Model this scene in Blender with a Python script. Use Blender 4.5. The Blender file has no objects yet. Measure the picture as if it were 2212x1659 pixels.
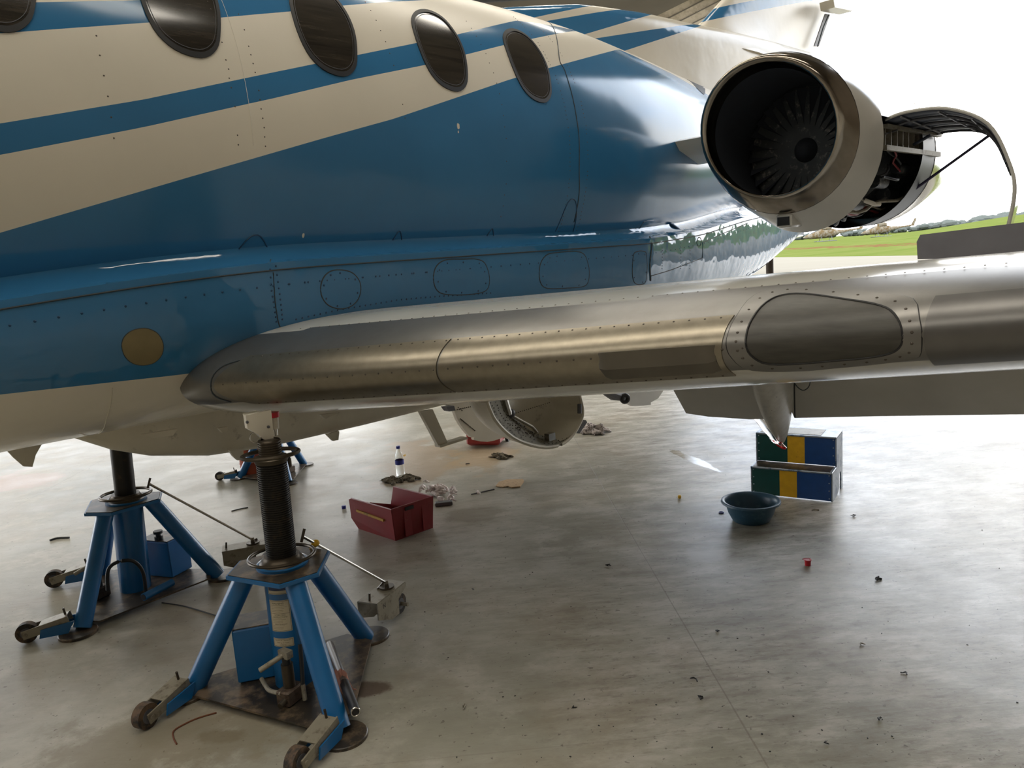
import bpy, bmesh, math, random
import numpy as np
from math import sin, cos, tan, pi, radians, sqrt, atan2
from mathutils import Vector, Matrix
random.seed(7)
scn = bpy.context.scene
COL = scn.collection
# ------------------------------------------------------------------ camera
CAM = np.array([0., -3.85, 1.6]); AZ = radians(45.6); PITCH = radians(9.26); ROLL = radians(4.13)
FPX = 1662.; CX, CY = 1106., 829.5
_f = np.array([cos(PITCH)*cos(AZ), cos(PITCH)*sin(AZ), -sin(PITCH)])
_r0 = np.array([sin(AZ), -cos(AZ), 0.]); _u0 = np.cross(_r0, _f)
_r = _r0*cos(ROLL)-_u0*sin(ROLL); _u = _u0*cos(ROLL)+_r0*sin(ROLL)
cd = bpy.data.cameras.new('camera'); cam = bpy.data.objects.new('camera', cd); COL.objects.link(cam)
cd.sensor_width = 36; cd.sensor_fit = 'HORIZONTAL'; cd.lens = 36*FPX/2212; cd.clip_start = .05; cd.clip_end = 3000
cam.matrix_world = Matrix(((_r[0], _u[0], -_f[0], CAM[0]), (_r[1], _u[1], -_f[1], CAM[1]), (_r[2], _u[2], -_f[2], CAM[2]), (0, 0, 0, 1)))
scn.camera = cam
def ray(x, y): return _f+_r*(x-CX)/FPX-_u*(y-CY)/FPX
def at(x, y, ax, v):
    d = ray(x, y); i = 'XYZ'.index(ax); t = (v-CAM[i])/d[i]
    return CAM+d*t
def proj(p):
    d = np.asarray(p, float)-CAM; z = d@_f
    return CX+FPX*(d@_r)/z, CY-FPX*(d@_u)/z
# ------------------------------------------------------------------ world, sun, exposure
wd = bpy.data.worlds.new('world'); scn.world = wd; wd.use_nodes = True
nt = wd.node_tree; nt.nodes.clear()
wo = nt.nodes.new('ShaderNodeOutputWorld'); bg = nt.nodes.new('ShaderNodeBackground')
wtc = nt.nodes.new('ShaderNodeTexCoord'); wn = nt.nodes.new('ShaderNodeTexNoise'); wn.inputs['Scale'].default_value = 3.2; wn.inputs['Detail'].default_value = 5
wr = nt.nodes.new('ShaderNodeValToRGB'); wr.color_ramp.elements[0].position = .38; wr.color_ramp.elements[0].color = (.74, .84, 1, 1)
wr.color_ramp.elements[1].position = .58; wr.color_ramp.elements[1].color = (1, .985, .95, 1)
nt.links.new(wtc.outputs['Generated'], wn.inputs['Vector']); nt.links.new(wn.outputs['Fac'], wr.inputs['Fac'])
nt.links.new(wr.outputs['Color'], bg.inputs['Color']); bg.inputs['Strength'].default_value = 4.4
nt.links.new(bg.outputs[0], wo.inputs[0])
sd = bpy.data.lights.new('sun', 'SUN'); sd.energy = 1.0; sd.angle = radians(3); sd.color = (1, .95, .86)
sun = bpy.data.objects.new('sun', sd); COL.objects.link(sun)
sun.rotation_euler = Vector((-.30, .22, 1)).to_track_quat('Z', 'Y').to_euler()
scn.view_settings.view_transform = 'Standard'; scn.view_settings.look = 'None'
scn.view_settings.gamma = 1; scn.view_settings.exposure = .42; scn.view_settings.use_curve_mapping = False
try:
    scn.cycles.max_bounces = 8; scn.cycles.diffuse_bounces = 5; scn.cycles.glossy_bounces = 4
    scn.cycles.transparent_max_bounces = 12; scn.cycles.sample_clamp_indirect = 6
except Exception: pass
# ------------------------------------------------------------------ materials
def nm(name): m = bpy.data.materials.new(name); m.use_nodes = True; return m, m.node_tree, m.node_tree.nodes['Principled BSDF']
def mix(t, a, b, f):
    n = t.nodes.new('ShaderNodeMix'); n.data_type = 'RGBA'
    for k, v in ((6, a), (7, b)):
        if isinstance(v, tuple): n.inputs[k].default_value = (*v[:3], 1)
        else: t.links.new(v, n.inputs[k])
    if isinstance(f, (int, float)): n.inputs[0].default_value = f
    else: t.links.new(f, n.inputs[0])
    return n.outputs[2]
def mth(t, op, *a, clamp=False):
    n = t.nodes.new('ShaderNodeMath'); n.operation = op; n.use_clamp = clamp
    for i, v in enumerate(a):
        if isinstance(v, (int, float)): n.inputs[i].default_value = v
        else: t.links.new(v, n.inputs[i])
    return n.outputs[0]
def coords(t, scale=(1, 1, 1), rot=0., world=False):
    tc = t.nodes.new('ShaderNodeNewGeometry' if world else 'ShaderNodeTexCoord')
    mp = t.nodes.new('ShaderNodeMapping'); mp.inputs['Scale'].default_value = scale; mp.inputs['Rotation'].default_value = (0, 0, rot)
    t.links.new(tc.outputs['Position' if world else 'Object'], mp.inputs[0]); return mp.outputs[0]
def noise(t, vec, scale, detail=4, rough=.55):
    n = t.nodes.new('ShaderNodeTexNoise'); n.inputs['Scale'].default_value = scale; n.inputs['Detail'].default_value = detail; n.inputs['Roughness'].default_value = rough
    t.links.new(vec, n.inputs['Vector']); return n.outputs['Fac']
def ramp(t, f, p0, p1, c0=(0, 0, 0), c1=(1, 1, 1)):
    n = t.nodes.new('ShaderNodeValToRGB'); e = n.color_ramp.elements
    e[0].position = p0; e[1].position = p1; e[0].color = (*c0, 1); e[1].color = (*c1, 1); t.links.new(f, n.inputs[0]); return n.outputs[0]
def bump(t, b, h, strength, dist):
    n = t.nodes.new('ShaderNodeBump'); n.inputs['Strength'].default_value = strength; n.inputs['Distance'].default_value = dist
    t.links.new(h, n.inputs['Height']); t.links.new(n.outputs[0], b.inputs['Normal'])
def mat(name, col, rough=.5, metal=0., coat=0., wear=None, wscale=9., wamt=(.55, .7), bmp=None, trans=0., ior=None):
    m, t, b = nm(name); b.inputs['Roughness'].default_value = rough; b.inputs['Metallic'].default_value = metal
    b.inputs['Coat Weight'].default_value = coat; b.inputs['Coat Roughness'].default_value = .06
    b.inputs['Transmission Weight'].default_value = trans
    if ior: b.inputs['IOR'].default_value = ior
    v = coords(t); n = noise(t, v, wscale)
    dark = tuple(c*.82 for c in col)
    c = mix(t, dark, col, ramp(t, n, .3, .7))
    if wear: c = mix(t, c, wear, ramp(t, noise(t, v, wscale*2.3, 6, .7), wamt[0], wamt[1]))
    t.links.new(c, b.inputs['Base Color'])
    if bmp: bump(t, b, noise(t, v, bmp[0], 3), 1, bmp[1])
    return m
CREAM = (.77, .715, .60); BLUE = (.042, .190, .385)
M = {}
M['cream'] = mat('cream_paint', CREAM, .3, coat=.25, wscale=2)
M['creamdirty'] = mat('dirty_cream_paint', (.66, .61, .49), .4, coat=.1, wear=(.16, .12, .08), wscale=4, wamt=(.6, .8))
M['greyw'] = mat('wing_grey_paint', (.54, .525, .48), .14, wscale=2)
M['alu'] = mat('dull_aluminium', (.24, .232, .22), .36, .75, wear=(.20, .19, .18), wscale=5, wamt=(.45, .7))
M['bronze'] = mat('leading_edge_metal', (.31, .275, .215), .33, .9, wscale=30)
M['chrome'] = mat('polished_lip', (.31, .275, .23), .16, 1.)
M['steel'] = mat('bright_steel', (.62, .60, .56), .25, 1.)
M['dkgrey'] = mat('dark_grey', (.10, .10, .11), .5)
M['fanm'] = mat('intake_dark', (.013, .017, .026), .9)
M['spoil'] = mat('airbrake_grey', (.15, .15, .17), .5)
M['black'] = mat('black', (.012, .012, .013), .5)
M['rubber'] = mat('rubber', (.022, .020, .018), .7, wear=(.13, .08, .045), wscale=6, wamt=(.45, .6))
M['seam'] = mat('seam_dark', (.035, .05, .06), .7)
M['rivet'] = mat('rivet_dark', (.10, .085, .07), .5, .5)
M['brivet'] = mat('rivet_blue', (.008, .06, .14), .4, .2)
M['jackblue'] = mat('jack_blue_enamel', (.005, .125, .34), .36, coat=.3, wear=(.04, .05, .05), wscale=7, wamt=(.66, .75))
M['grime'] = mat('oily_plate', (.030, .024, .018), .4, wear=(.17, .12, .075), wscale=4, wamt=(.46, .62))
M['ram'] = mat('oiled_ram', (.022, .020, .018), .38, .6, wear=(.05, .035, .02), wscale=12)
M['ringm'] = mat('oily_ring_steel', (.085, .068, .048), .38, .7)
M['zinc'] = mat('worn_grey_bracket', (.31, .28, .215), .45, .3, wear=(.12, .09, .06), wscale=11, wamt=(.52, .7))
M['rusty'] = mat('rusty_casting', (.12, .085, .06), .5, .3, wear=(.05, .03, .02), wscale=12, wamt=(.45, .6))
M['paper'] = mat('label_paper', (.60, .52, .36), .6)
M['navy'] = mat('label_navy', (.02, .035, .10), .5)
M['ink'] = mat('ink', (.03, .03, .03), .7)
M['redbin'] = mat('red_bin_plastic', (.26, .028, .035), .4, wear=(.30, .13, .11), wscale=9, wamt=(.62, .8))
M['redcase'] = mat('red_case_plastic', (.36, .035, .035), .4)
M['orange'] = mat('orange_drum', (.42, .075, .025), .45, wear=(.5, .4, .3), wscale=7, wamt=(.62, .66))
M['yellow'] = mat('yellow', (.72, .42, .02), .5)
M['ytape'] = mat('yellow_tape', (.48, .26, .02), .5, wear=(.2, .1, .02))
M['basin'] = mat('blue_basin_plastic', (.035, .10, .165), .38, wear=(.07, .15, .2), wscale=6)
M['green'] = mat('step_green', (.004, .055, .050), .35, wear=(.25, .25, .22), wscale=22, wamt=(.70, .74))
M['stepblue'] = mat('step_blue', (.010, .055, .20), .35, wear=(.25, .25, .22), wscale=20, wamt=(.70, .74))
M['stepyel'] = mat('step_yellow', (.60, .34, .012), .4, wear=(.2, .1, .02), wscale=22, wamt=(.64, .72))
M['stepalu'] = mat('step_metal', (.26, .30, .35), .35, .35, wear=(.03, .07, .14), wscale=6, wamt=(.5, .6))
M['rag'] = mat('dirty_rag', (.23, .20, .155), .9, wear=(.05, .045, .035), wscale=14, wamt=(.42, .6))
M['whiterag'] = mat('white_rag', (.85, .78, .76), .9)
M['pinkrag'] = mat('pink_rag', (.45, .22, .17), .9)
M['red'] = mat('red_plastic', (.60, .012, .03), .35)
M['bluecap'] = mat('blue_cap', (.02, .03, .30), .4)
M['wood'] = mat('peeled_chip', (.52, .36, .20), .8, wear=(.2, .1, .05), wscale=25)
M['core'] = mat('engine_core', (.05, .055, .06), .45, .6, wear=(.2, .19, .17), wscale=10, wamt=(.55, .7))
M['doorin'] = mat('cowl_inner', (.035, .045, .075), .45)
M['oldpost'] = mat('rusty_post', (.07, .055, .045), .8, wear=(.2, .18, .15), wscale=40)
M['tan'] = mat('helicopter_tan', (.12, .085, .045), .5, wear=(.17, .15, .12), wscale=.5, wamt=(.45, .55))
M['foliage'] = mat('far_foliage', (.085, .095, .088), .9)
for k_ in ('foliage', 'tan', 'rag', 'whiterag'): M[k_].node_tree.nodes['Principled BSDF'].inputs['Specular IOR Level'].default_value = 0
def glass(name, col, rough=.03):
    m, t, b = nm(name); b.inputs['Base Color'].default_value = (*col, 1); b.inputs['Roughness'].default_value = rough
    b.inputs['Transmission Weight'].default_value = 1; b.inputs['IOR'].default_value = 1.33; return m
M['pet'] = glass('clear_pet', (.93, .95, .95)); M['bag'] = glass('clear_film', (.96, .96, .96), .08); M['fluid'] = glass('red_fluid', (.95, .03, .03))
b = M['fluid'].node_tree.nodes['Principled BSDF']; b.inputs['Transmission Weight'].default_value = .5
# window perspex: dark, with warm reflected light streaks painted into the colour
m, t, b = nm('cabin_perspex'); v = coords(t, (.5, 1, 9)); n = noise(t, v, 7, 6, .7)
t.links.new(mix(t, (.010, .009, .008), (.055, .045, .033), ramp(t, n, .35, .75)), b.inputs['Base Color'])
b.inputs['Roughness'].default_value = .14; b.inputs['IOR'].default_value = 1.7; M['perspex'] = m
# lens
m, t, b = nm('frosted_lens'); v = coords(t, (2, 2, 14)); n = noise(t, v, 6, 4)
t.links.new(mix(t, (.060, .056, .048), (.10, .094, .08), ramp(t, n, .3, .7)), b.inputs['Base Color']); b.inputs['Roughness'].default_value = .42
b.inputs['Transmission Weight'].default_value = .35; b.inputs['IOR'].default_value = 1.45; M['lens'] = m

def curve(t, x, pts, x0, x1, z0, z1):
    """piecewise linear z(x) as a float curve"""
    n = t.nodes.new('ShaderNodeFloatCurve'); c = n.mapping.curves[0]
    mp = [((p-x0)/(x1-x0), (q-z0)/(z1-z0)) for p, q in pts]
    while len(c.points) < len(mp): c.points.new(.5, .5)
    for i, (p, q) in enumerate(sorted(mp)):
        c.points[i].location = (min(max(p, 0), 1), min(max(q, 0), 1)); c.points[i].handle_type = 'VECTOR'
    n.mapping.update()
    xn = mth(t, 'DIVIDE', mth(t, 'SUBTRACT', x, x0), x1-x0)
    t.links.new(xn, n.inputs['Value'])
    return mth(t, 'ADD', mth(t, 'MULTIPLY', n.outputs[0], z1-z0), z0)
def livery(name, bands, rough=.15, ior=1.45, wave=.0):
    m, t, b = nm(name); tc = t.nodes.new('ShaderNodeTexCoord'); sp = t.nodes.new('ShaderNodeSeparateXYZ'); t.links.new(tc.outputs['Object'], sp.inputs[0])
    X, Z = sp.outputs[0], sp.outputs[2]; mask = None
    for lo, hi, xr in bands:
        a = mth(t, 'GREATER_THAN', Z, curve(t, X, lo, -6, 10, 0, 5) if not isinstance(lo, float) else lo)
        c = mth(t, 'LESS_THAN', Z, curve(t, X, hi, -6, 10, 0, 5) if not isinstance(hi, float) else hi)
        k = mth(t, 'MULTIPLY', a, c)
        if xr: k = mth(t, 'MULTIPLY', k, mth(t, 'MULTIPLY', mth(t, 'GREATER_THAN', X, xr[0]), mth(t, 'LESS_THAN', X, xr[1])))
        mask = k if mask is None else mth(t, 'MAXIMUM', mask, k)
    v = coords(t); n1 = noise(t, v, 1.2, 5)
    cr = mix(t, tuple(c*.9 for c in CREAM), CREAM, ramp(t, n1, .3, .7)); bl = mix(t, tuple(c*.86 for c in BLUE), BLUE, ramp(t, n1, .35, .65))
    t.links.new(mix(t, cr, bl, mask), b.inputs['Base Color'])
    t.links.new(mth(t, 'ADD', mth(t, 'MULTIPLY', mth(t, 'SUBTRACT', 1, mask), .16), rough), b.inputs['Roughness'])
    b.inputs['Coat Weight'].default_value = 0; b.inputs['IOR'].default_value = ior
    bump(t, b, noise(t, coords(t, (1, 1, 1)), 2.6 if not wave else 5., 2), 1, .0025 if not wave else wave)
    return m
MZ = {}
MZ['fus'] = livery('fuselage_livery', [
    ([(-6, 0), (10, .0)], [(-6, -.1+.0), (-2, 1.05), (.633, 1.799), (1.235, 1.976), (1.828, 2.148), (2.196, 2.251), (3.005, 2.513), (3.368, 2.621), (4.491, 2.945), (5.2, 2.86), (6.0, 2.66), (7.5, 2.5), (10, 2.4)], None),
    ([(-6, .6), (.654, 2.034), (1.102, 2.145), (1.638, 2.294), (2.009, 2.403), (2.456, 2.523), (3.088, 2.718), (4.179, 3.041), (10, 4.8)], [(-6, .7), (.666, 2.128), (1.115, 2.239), (1.841, 2.45), (2.416, 2.62), (2.748, 2.721), (3.38, 2.93), (4.179, 3.041), (10, 3.2)], (-6, 4.18)),
    ([(-6, .9), (.713, 2.406), (1.156, 2.51), (1.435, 2.575), (1.803, 2.671), (2.106, 2.759), (2.95, 2.99), (10, 4.9)], [(-6, 1.1), (.801, 2.52), (1.147, 2.592), (1.8, 2.76), (2.95, 2.99), (10, 4.6)], (-6, 2.95))])
MZ['fair'] = livery('fairing_livery', [([(-6, 1.42), (.537, 1.28), (1.125, 1.25), (4, 1.15), (5, 1.12), (6, 1.18), (7, 1.33), (8.4, 1.72), (10, 2)], 5., None)], wave=.010, rough=.06, ior=1.6)
# ------------------------------------------------------------------ mesh helpers
ORG = {}
class MB:
    def __init__(s): s.v = []; s.f = []; s.m = []; s.mi = 0
    def add(s, vs, fs):
        o = len(s.v); s.v += [tuple(float(c) for c in p) for p in vs]
        for f in fs: s.f.append(tuple(i+o for i in f)); s.m.append(s.mi)
        return s
    def box(s, c, size, R=None, bev=0.):
        hx, hy, hz = [k/2 for k in size]; c = np.array(c, float)
        R = np.array(R) if R is not None else np.eye(3)
        if bev:
            b = bev; vs = []
            for sz in (-1, 1):
                for inset in ((b, 0) if sz < 0 else (0, b)):
                    zz = sz*hz if inset == b else sz*(hz-b)
                    X, Y = hx-inset, hy-inset; q = b*.7
                    vs += [(x, y, zz) for x, y in ((-X+q, -Y), (X-q, -Y), (X, -Y+q), (X, Y-q), (X-q, Y), (-X+q, Y), (-X, Y-q), (-X, -Y+q))]
            fs = [tuple(range(7, -1, -1)), tuple(range(24, 32))]
            for r in range(3):
                for i in range(8): fs.append((r*8+i, r*8+(i+1) % 8, r*8+8+(i+1) % 8, r*8+8+i))
            return s.add([c+R@np.array(p) for p in vs], fs)
        vs = [c+R@np.array((x*hx, y*hy, z*hz)) for z in (-1, 1) for x, y in ((-1, -1), (1, -1), (1, 1), (-1, 1))]
        return s.add(vs, [(3, 2, 1, 0), (4, 5, 6, 7), (0, 1, 5, 4), (1, 2, 6, 5), (2, 3, 7, 6), (3, 0, 4, 7)])
    def rings(s, R, cap0=True, cap1=True, closed=True):
        n = len(R[0]); vs = [p for r in R for p in r]; fs = []
        for i in range(len(R)-1):
            for j in range(n if closed else n-1):
                k = (j+1) % n; fs.append((i*n+j, i*n+k, (i+1)*n+k, (i+1)*n+j))
        if cap0: fs.append(tuple(range(n-1, -1, -1)))
        if cap1: fs.append(tuple((len(R)-1)*n+j for j in range(n)))
        return s.add(vs, fs)
    def cyl(s, p0, p1, r0, r1=None, n=20, cap=True):
        p0, p1 = np.array(p0, float), np.array(p1, float); r1 = r0 if r1 is None else r1
        return s.lathe(p0, p1-p0, [(0, r0), (np.linalg.norm(p1-p0), r1)], n, cap)
    def lathe(s, o, d, prof, n=24, cap=True):
        o = np.array(o, float); d = np.array(d, float); d /= np.linalg.norm(d)
        a = np.cross(d, (0, 0, 1.)) if abs(d[2]) < .9 else np.cross(d, (1., 0, 0)); a /= np.linalg.norm(a); b = np.cross(d, a)
        R = [[o+d*h+(a*cos(2*pi*k/n)+b*sin(2*pi*k/n))*max(r, 1e-4) for k in range(n)] for h, r in prof]
        return s.rings(R, cap, cap)
    def tube(s, pts, r, n=10, cap=True):
        P = [np.array(p, float) for p in pts]; R = []; ref = None
        for i, p in enumerate(P):
            t = P[min(i+1, len(P)-1)]-P[max(i-1, 0)]; t = t/(np.linalg.norm(t)+1e-9)
            if ref is None: ref = np.array((0, 0, 1.)) if abs(t[2]) < .9 else np.array((1., 0, 0))
            a = np.cross(t, ref); a /= np.linalg.norm(a)+1e-9; b = np.cross(t, a); ref = -b if False else ref
            rr = r[i] if isinstance(r, (list, tuple)) else r
            R.append([p+(a*cos(2*pi*k/n)+b*sin(2*pi*k/n))*rr for k in range(n)])
        return s.rings(R, cap, cap)
    def torus(s, c, ax, R, r, n=40, m=10, sq=1.):
        c = np.array(c, float); d = np.array(ax, float); d /= np.linalg.norm(d)
        a = np.cross(d, (0, 0, 1.)) if abs(d[2]) < .9 else np.cross(d, (1., 0, 0)); a /= np.linalg.norm(a); b = np.cross(d, a)
        vs = []; fs = []
        for i in range(n):
            e = a*cos(2*pi*i/n)+b*sin(2*pi*i/n)
            for j in range(m): vs.append(c+e*(R+r*cos(2*pi*j/m))+d*r*sq*sin(2*pi*j/m))
        for i in range(n):
            for j in range(m):
                fs.append((i*m+j, ((i+1) % n)*m+j, ((i+1) % n)*m+(j+1) % m, i*m+(j+1) % m))
        return s.add(vs, fs)
    def prism(s, pts, d):
        d = np.array(d, float); P = [np.array(p, float) for p in pts]
        return s.rings([[p-d/2 for p in P], [p+d/2 for p in P]])
    def sphere(s, c, r, n=14, m=8, sc=(1, 1, 1)):
        R = [[np.array(c)+np.array((sin(pi*j/m)*cos(2*pi*i/n)*sc[0], sin(pi*j/m)*sin(2*pi*i/n)*sc[1], -cos(pi*j/m)*sc[2]))*r for i in range(n)] for j in range(m+1)]
        R[0] = [p+np.array((cos(i), sin(i), 0))*1e-5 for i, p in enumerate(R[0])]
        return s.rings(R, False, False)
    def build(s, name, mats, parent=None, smooth=35, loc=None, kind=None, label=None, fixn=True):
        me = bpy.data.meshes.new(name); base = ORG[parent.name] if parent is not None else (np.array(loc, float) if loc is not None else np.zeros(3))
        me.from_pydata([(p[0]-base[0], p[1]-base[1], p[2]-base[2]) for p in s.v], [], s.f)
        for k in (mats if isinstance(mats, (list, tuple)) else [mats]): me.materials.append(M[k] if isinstance(k, str) else k)
        me.polygons.foreach_set('material_index', s.m)
        if fixn:
            bm = bmesh.new(); bm.from_mesh(me); bmesh.ops.recalc_face_normals(bm, faces=bm.faces); bm.to_mesh(me); bm.free()
        if smooth:
            me.polygons.foreach_set('use_smooth', [True]*len(me.polygons)); me.set_sharp_from_angle(angle=radians(smooth))
        me.update()
        o = bpy.data.objects.new(name, me); COL.objects.link(o)
        if parent is not None: o.parent = parent
        else: o.location = base
        ORG[o.name] = base
        if kind: o['kind'] = kind
        if label: o['label'] = label
        return o
def thing(name, label, cat, loc, group=None):
    o = bpy.data.objects.new(name, None); COL.objects.link(o); o.location = loc; o.empty_display_size = .1
    o['label'] = label; o['category'] = cat; ORG[o.name] = np.array(loc, float)
    if group: o['group'] = group
    return o
def tag(o, label, cat, group=None, kind=None):
    o['label'] = label; o['category'] = cat
    if group: o['group'] = group
    if kind: o['kind'] = kind
    return o
def dup(root, loc, rz, label, group=None):
    r = root.copy(); COL.objects.link(r); r.location = loc; r.rotation_euler = (0, 0, rz); r['label'] = label
    if group: r['group'] = group
    for ch in list(root.children):
        c = ch.copy(); COL.objects.link(c); c.parent = r
        for g in ch.children: d = g.copy(); COL.objects.link(d); d.parent = c
    return r
def pxprism(pts, ax, val, thick):
    i = 'XYZ'.index(ax); d = [0, 0, 0]; d[i] = thick
    return MB().prism([at(x, y, ax, val) for x, y in pts], d)
def Rz(a): return np.array([[cos(a), -sin(a), 0], [sin(a), cos(a), 0], [0, 0, 1.]])
# ------------------------------------------------------------------ hangar (axes turned 48 deg from the aircraft)
HA = radians(48); U = np.array([cos(HA), sin(HA), 0]); V = np.array([sin(HA), -cos(HA), 0])
def uv(u, v, z): return U*u+V*v+np.array((0, 0, z))
RH = np.stack([U, -V, (0, 0, 1.)], 1)
def hbox(u0, u1, v0, v1, z0, z1): return MB().box(uv((u0+u1)/2, (v0+v1)/2, (z0+z1)/2), (u1-u0, abs(v1-v0), z1-z0), RH)
UB, UF, VL, VR, HZ = -16., 34., -24., 12.5, 10.5
# floor material
m, t, b = nm('worn_concrete'); ang = -HA
v0 = coords(t, world=True); st = coords(t, (1, 1, 1), ang, True)
big = noise(t, v0, .55, 6, .6); mid = noise(t, v0, 3.1, 8, .68); smr = t.nodes.new('ShaderNodeMapping'); smr.inputs['Scale'].default_value = (10., 3.0, 1); smr.inputs['Rotation'].default_value = (0, 0, radians(4))
t.links.new(st, smr.inputs[0]); streak = noise(t, smr.outputs[0], 1., 9, .72)
c = mix(t, (.265, .255, .205), (.40, .385, .33), ramp(t, big, .40, .60))
c = mix(t, c, (.52, .49, .43), mth(t, 'MULTIPLY', ramp(t, mid, .50, .64), .6)); c = mix(t, c, (.25, .195, .13), mth(t, 'MULTIPLY', ramp(t, noise(t, v0, 1.15, 7, .7), .50, .66), .5))
sv = t.nodes.new('ShaderNodeSeparateXYZ'); t.links.new(st, sv.inputs[0])
wk = mth(t, 'ADD', mth(t, 'MULTIPLY', mth(t, 'ADD', mth(t, 'MULTIPLY', sv.outputs[1], -1), -2.0), .35), mth(t, 'MULTIPLY', mth(t, 'SUBTRACT', big, .5), 1.5))
wk = mth(t, 'MAXIMUM', mth(t, 'MINIMUM', wk, 1.), .12)      # traffic wear grows towards the door side
sm2 = t.nodes.new('ShaderNodeMapping'); sm2.inputs['Scale'].default_value = (36., 11., 1); sm2.inputs['Rotation'].default_value = (0, 0, radians(-9)); t.links.new(st, sm2.inputs[0]); fine = noise(t, sm2.outputs[0], 1., 6, .7)
c = mix(t, c, (.12, .095, .075), mth(t, 'MULTIPLY', mth(t, 'MULTIPLY', ramp(t, fine, .56, .63), .75), wk))
c = mix(t, c, (.16, .125, .095), mth(t, 'MULTIPLY', mth(t, 'MULTIPLY', ramp(t, streak, .52, .62), .8), wk)); c = mix(t, c, (.66, .62, .58), mth(t, 'MULTIPLY', mth(t, 'MULTIPLY', mth(t, 'SUBTRACT', 1., ramp(t, streak, .38, .50)), .75), wk))
spk = noise(t, v0, 38, 3, .6); c = mix(t, c, (.09, .075, .06), mth(t, 'MULTIPLY', ramp(t, spk, .655, .69), .7))
sp = t.nodes.new('ShaderNodeSeparateXYZ'); t.links.new(v0, sp.inputs[0])
def blob(x, y, rx, ry, rot, soft=.35):
    dx = mth(t, 'SUBTRACT', sp.outputs[0], x); dy = mth(t, 'SUBTRACT', sp.outputs[1], y)
    a = mth(t, 'ADD', mth(t, 'MULTIPLY', dx, cos(rot)/rx), mth(t, 'MULTIPLY', dy, sin(rot)/rx)); e = mth(t, 'ADD', mth(t, 'MULTIPLY', dx, -sin(rot)/ry), mth(t, 'MULTIPLY', dy, cos(rot)/ry))
    r2 = mth(t, 'SQRT', mth(t, 'ADD', mth(t, 'MULTIPLY', a, a), mth(t, 'MULTIPLY', e, e)))
    r2 = mth(t, 'ADD', r2, mth(t, 'MULTIPLY', mth(t, 'SUBTRACT', mid, .5), 3.2))
    return mth(t, 'SUBTRACT', 1., mth(t, 'DIVIDE', mth(t, 'SUBTRACT', r2, 1-soft), soft), clamp=True)
def fl(x, y): p = at(x, y, 'Z', 0); return float(p[0]), float(p[1])
for (px_, py_, rx, ry, rot, col, amt) in [(1030, 1110, .14, .22, .8, (.20, .175, .13), .6), (1210, 1175, .10, .2, .8, (.22, .20, .155), .55), (815, 1240, .08, .14, .8, (.20, .17, .13), .6),
        (800, 1488, .05, .09, .8, (.10, .065, .045), .85), (900, 1000, .35, .9, -.7, (.36, .24, .13), .5), (640, 1060, .3, .7, -.8, (.24, .19, .13), .55), (1050, 985, .3, .5, -.7, (.40, .27, .13), .5),
        (470, 1590, .05, .1, .8, (.12, .09, .04), .5), (330, 1600, .3, .5, .8, (.20, .155, .09), .5), (1540, 1200, .12, .12, 0, (.55, .54, .52), .5), (40, 1040, .35, .5, .3, (.52, .30, .24), .35)]:
    x, y = fl(px_, py_); c = mix(t, c, col, mth(t, 'MULTIPLY', blob(x, y, rx, ry, rot), amt))
sp2 = t.nodes.new('ShaderNodeSeparateXYZ'); t.links.new(st, sp2.inputs[0])   # hangar-axis coordinates: x along U, y against V
p1 = at(1390, 1200, 'Z', 0); v1 = float(p1@V); p2 = at(1800, 1149, 'Z', 0); u2 = float(p2@U)
def joint(axis, pos, period):
    a = mth(t, 'SUBTRACT', sp2.outputs[axis], pos); a = mth(t, 'ABSOLUTE', mth(t, 'SUBTRACT', mth(t, 'MODULO', mth(t, 'ADD', a, period*50.5), period), period/2))
    a = mth(t, 'ADD', a, mth(t, 'MULTIPLY', mth(t, 'SUBTRACT', mid, .5), .006)); return mth(t, 'LESS_THAN', a, .0028)
jm = mth(t, 'MAXIMUM', joint(1, -v1, 4.4), mth(t, 'MULTIPLY', joint(0, u2, 1.62), .4))
c = mix(t, c, (.16, .13, .10), mth(t, 'MULTIPLY', jm, .5))
t.links.new(c, b.inputs['Base Color'])
glare_streak = blob(*fl(1500, 995), .42, .045, radians(62), .3); rg = mth(t, 'ADD', .20, mth(t, 'MULTIPLY', mid, .34))
t.links.new(mth(t, 'MULTIPLY', rg, mth(t, 'SUBTRACT', 1., mth(t, 'MULTIPLY', glare_streak, .92))), b.inputs['Roughness'])   # smooth streak added to mimic a bright sliver of glare
hgt = mth(t, 'ADD', mth(t, 'MULTIPLY', mid, .5), mth(t, 'ADD', mth(t, 'MULTIPLY', streak, .6), mth(t, 'MULTIPLY', jm, -1.5)))
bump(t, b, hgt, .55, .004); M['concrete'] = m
def struct(name, mb, mt, **k):
    o = mb.build(name, mt, smooth=0, **k); o['kind'] = 'structure'; return o
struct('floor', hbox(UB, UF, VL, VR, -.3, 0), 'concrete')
M['wallpaint'] = mat('hangar_wall_sheet', (.30, .26, .21), .7, wscale=.3)
M['ceilsheet'] = mat('hangar_roof_sheet', (.19, .165, .13), .75, wscale=.4)
M['beige'] = mat('beige_sheeting', (.62, .52, .38), .7, wear=(.42, .34, .24), wscale=1.2, wamt=(.45, .6))
m, t, b = nm('apron_concrete'); t.links.new(mix(t, (.155, .145, .12), (.185, .172, .145), noise(t, coords(t, (1, .1, 1), -HA, True), .8, 4)), b.inputs['Base Color']); b.inputs['Roughness'].default_value = .8; b.inputs['Specular IOR Level'].default_value = 0; M['apron'] = m
m, t, b = nm('airfield_grass'); vv = coords(t, (.06, .35, 1), -HA, True); g1 = noise(t, vv, 1., 8, .7)
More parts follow.
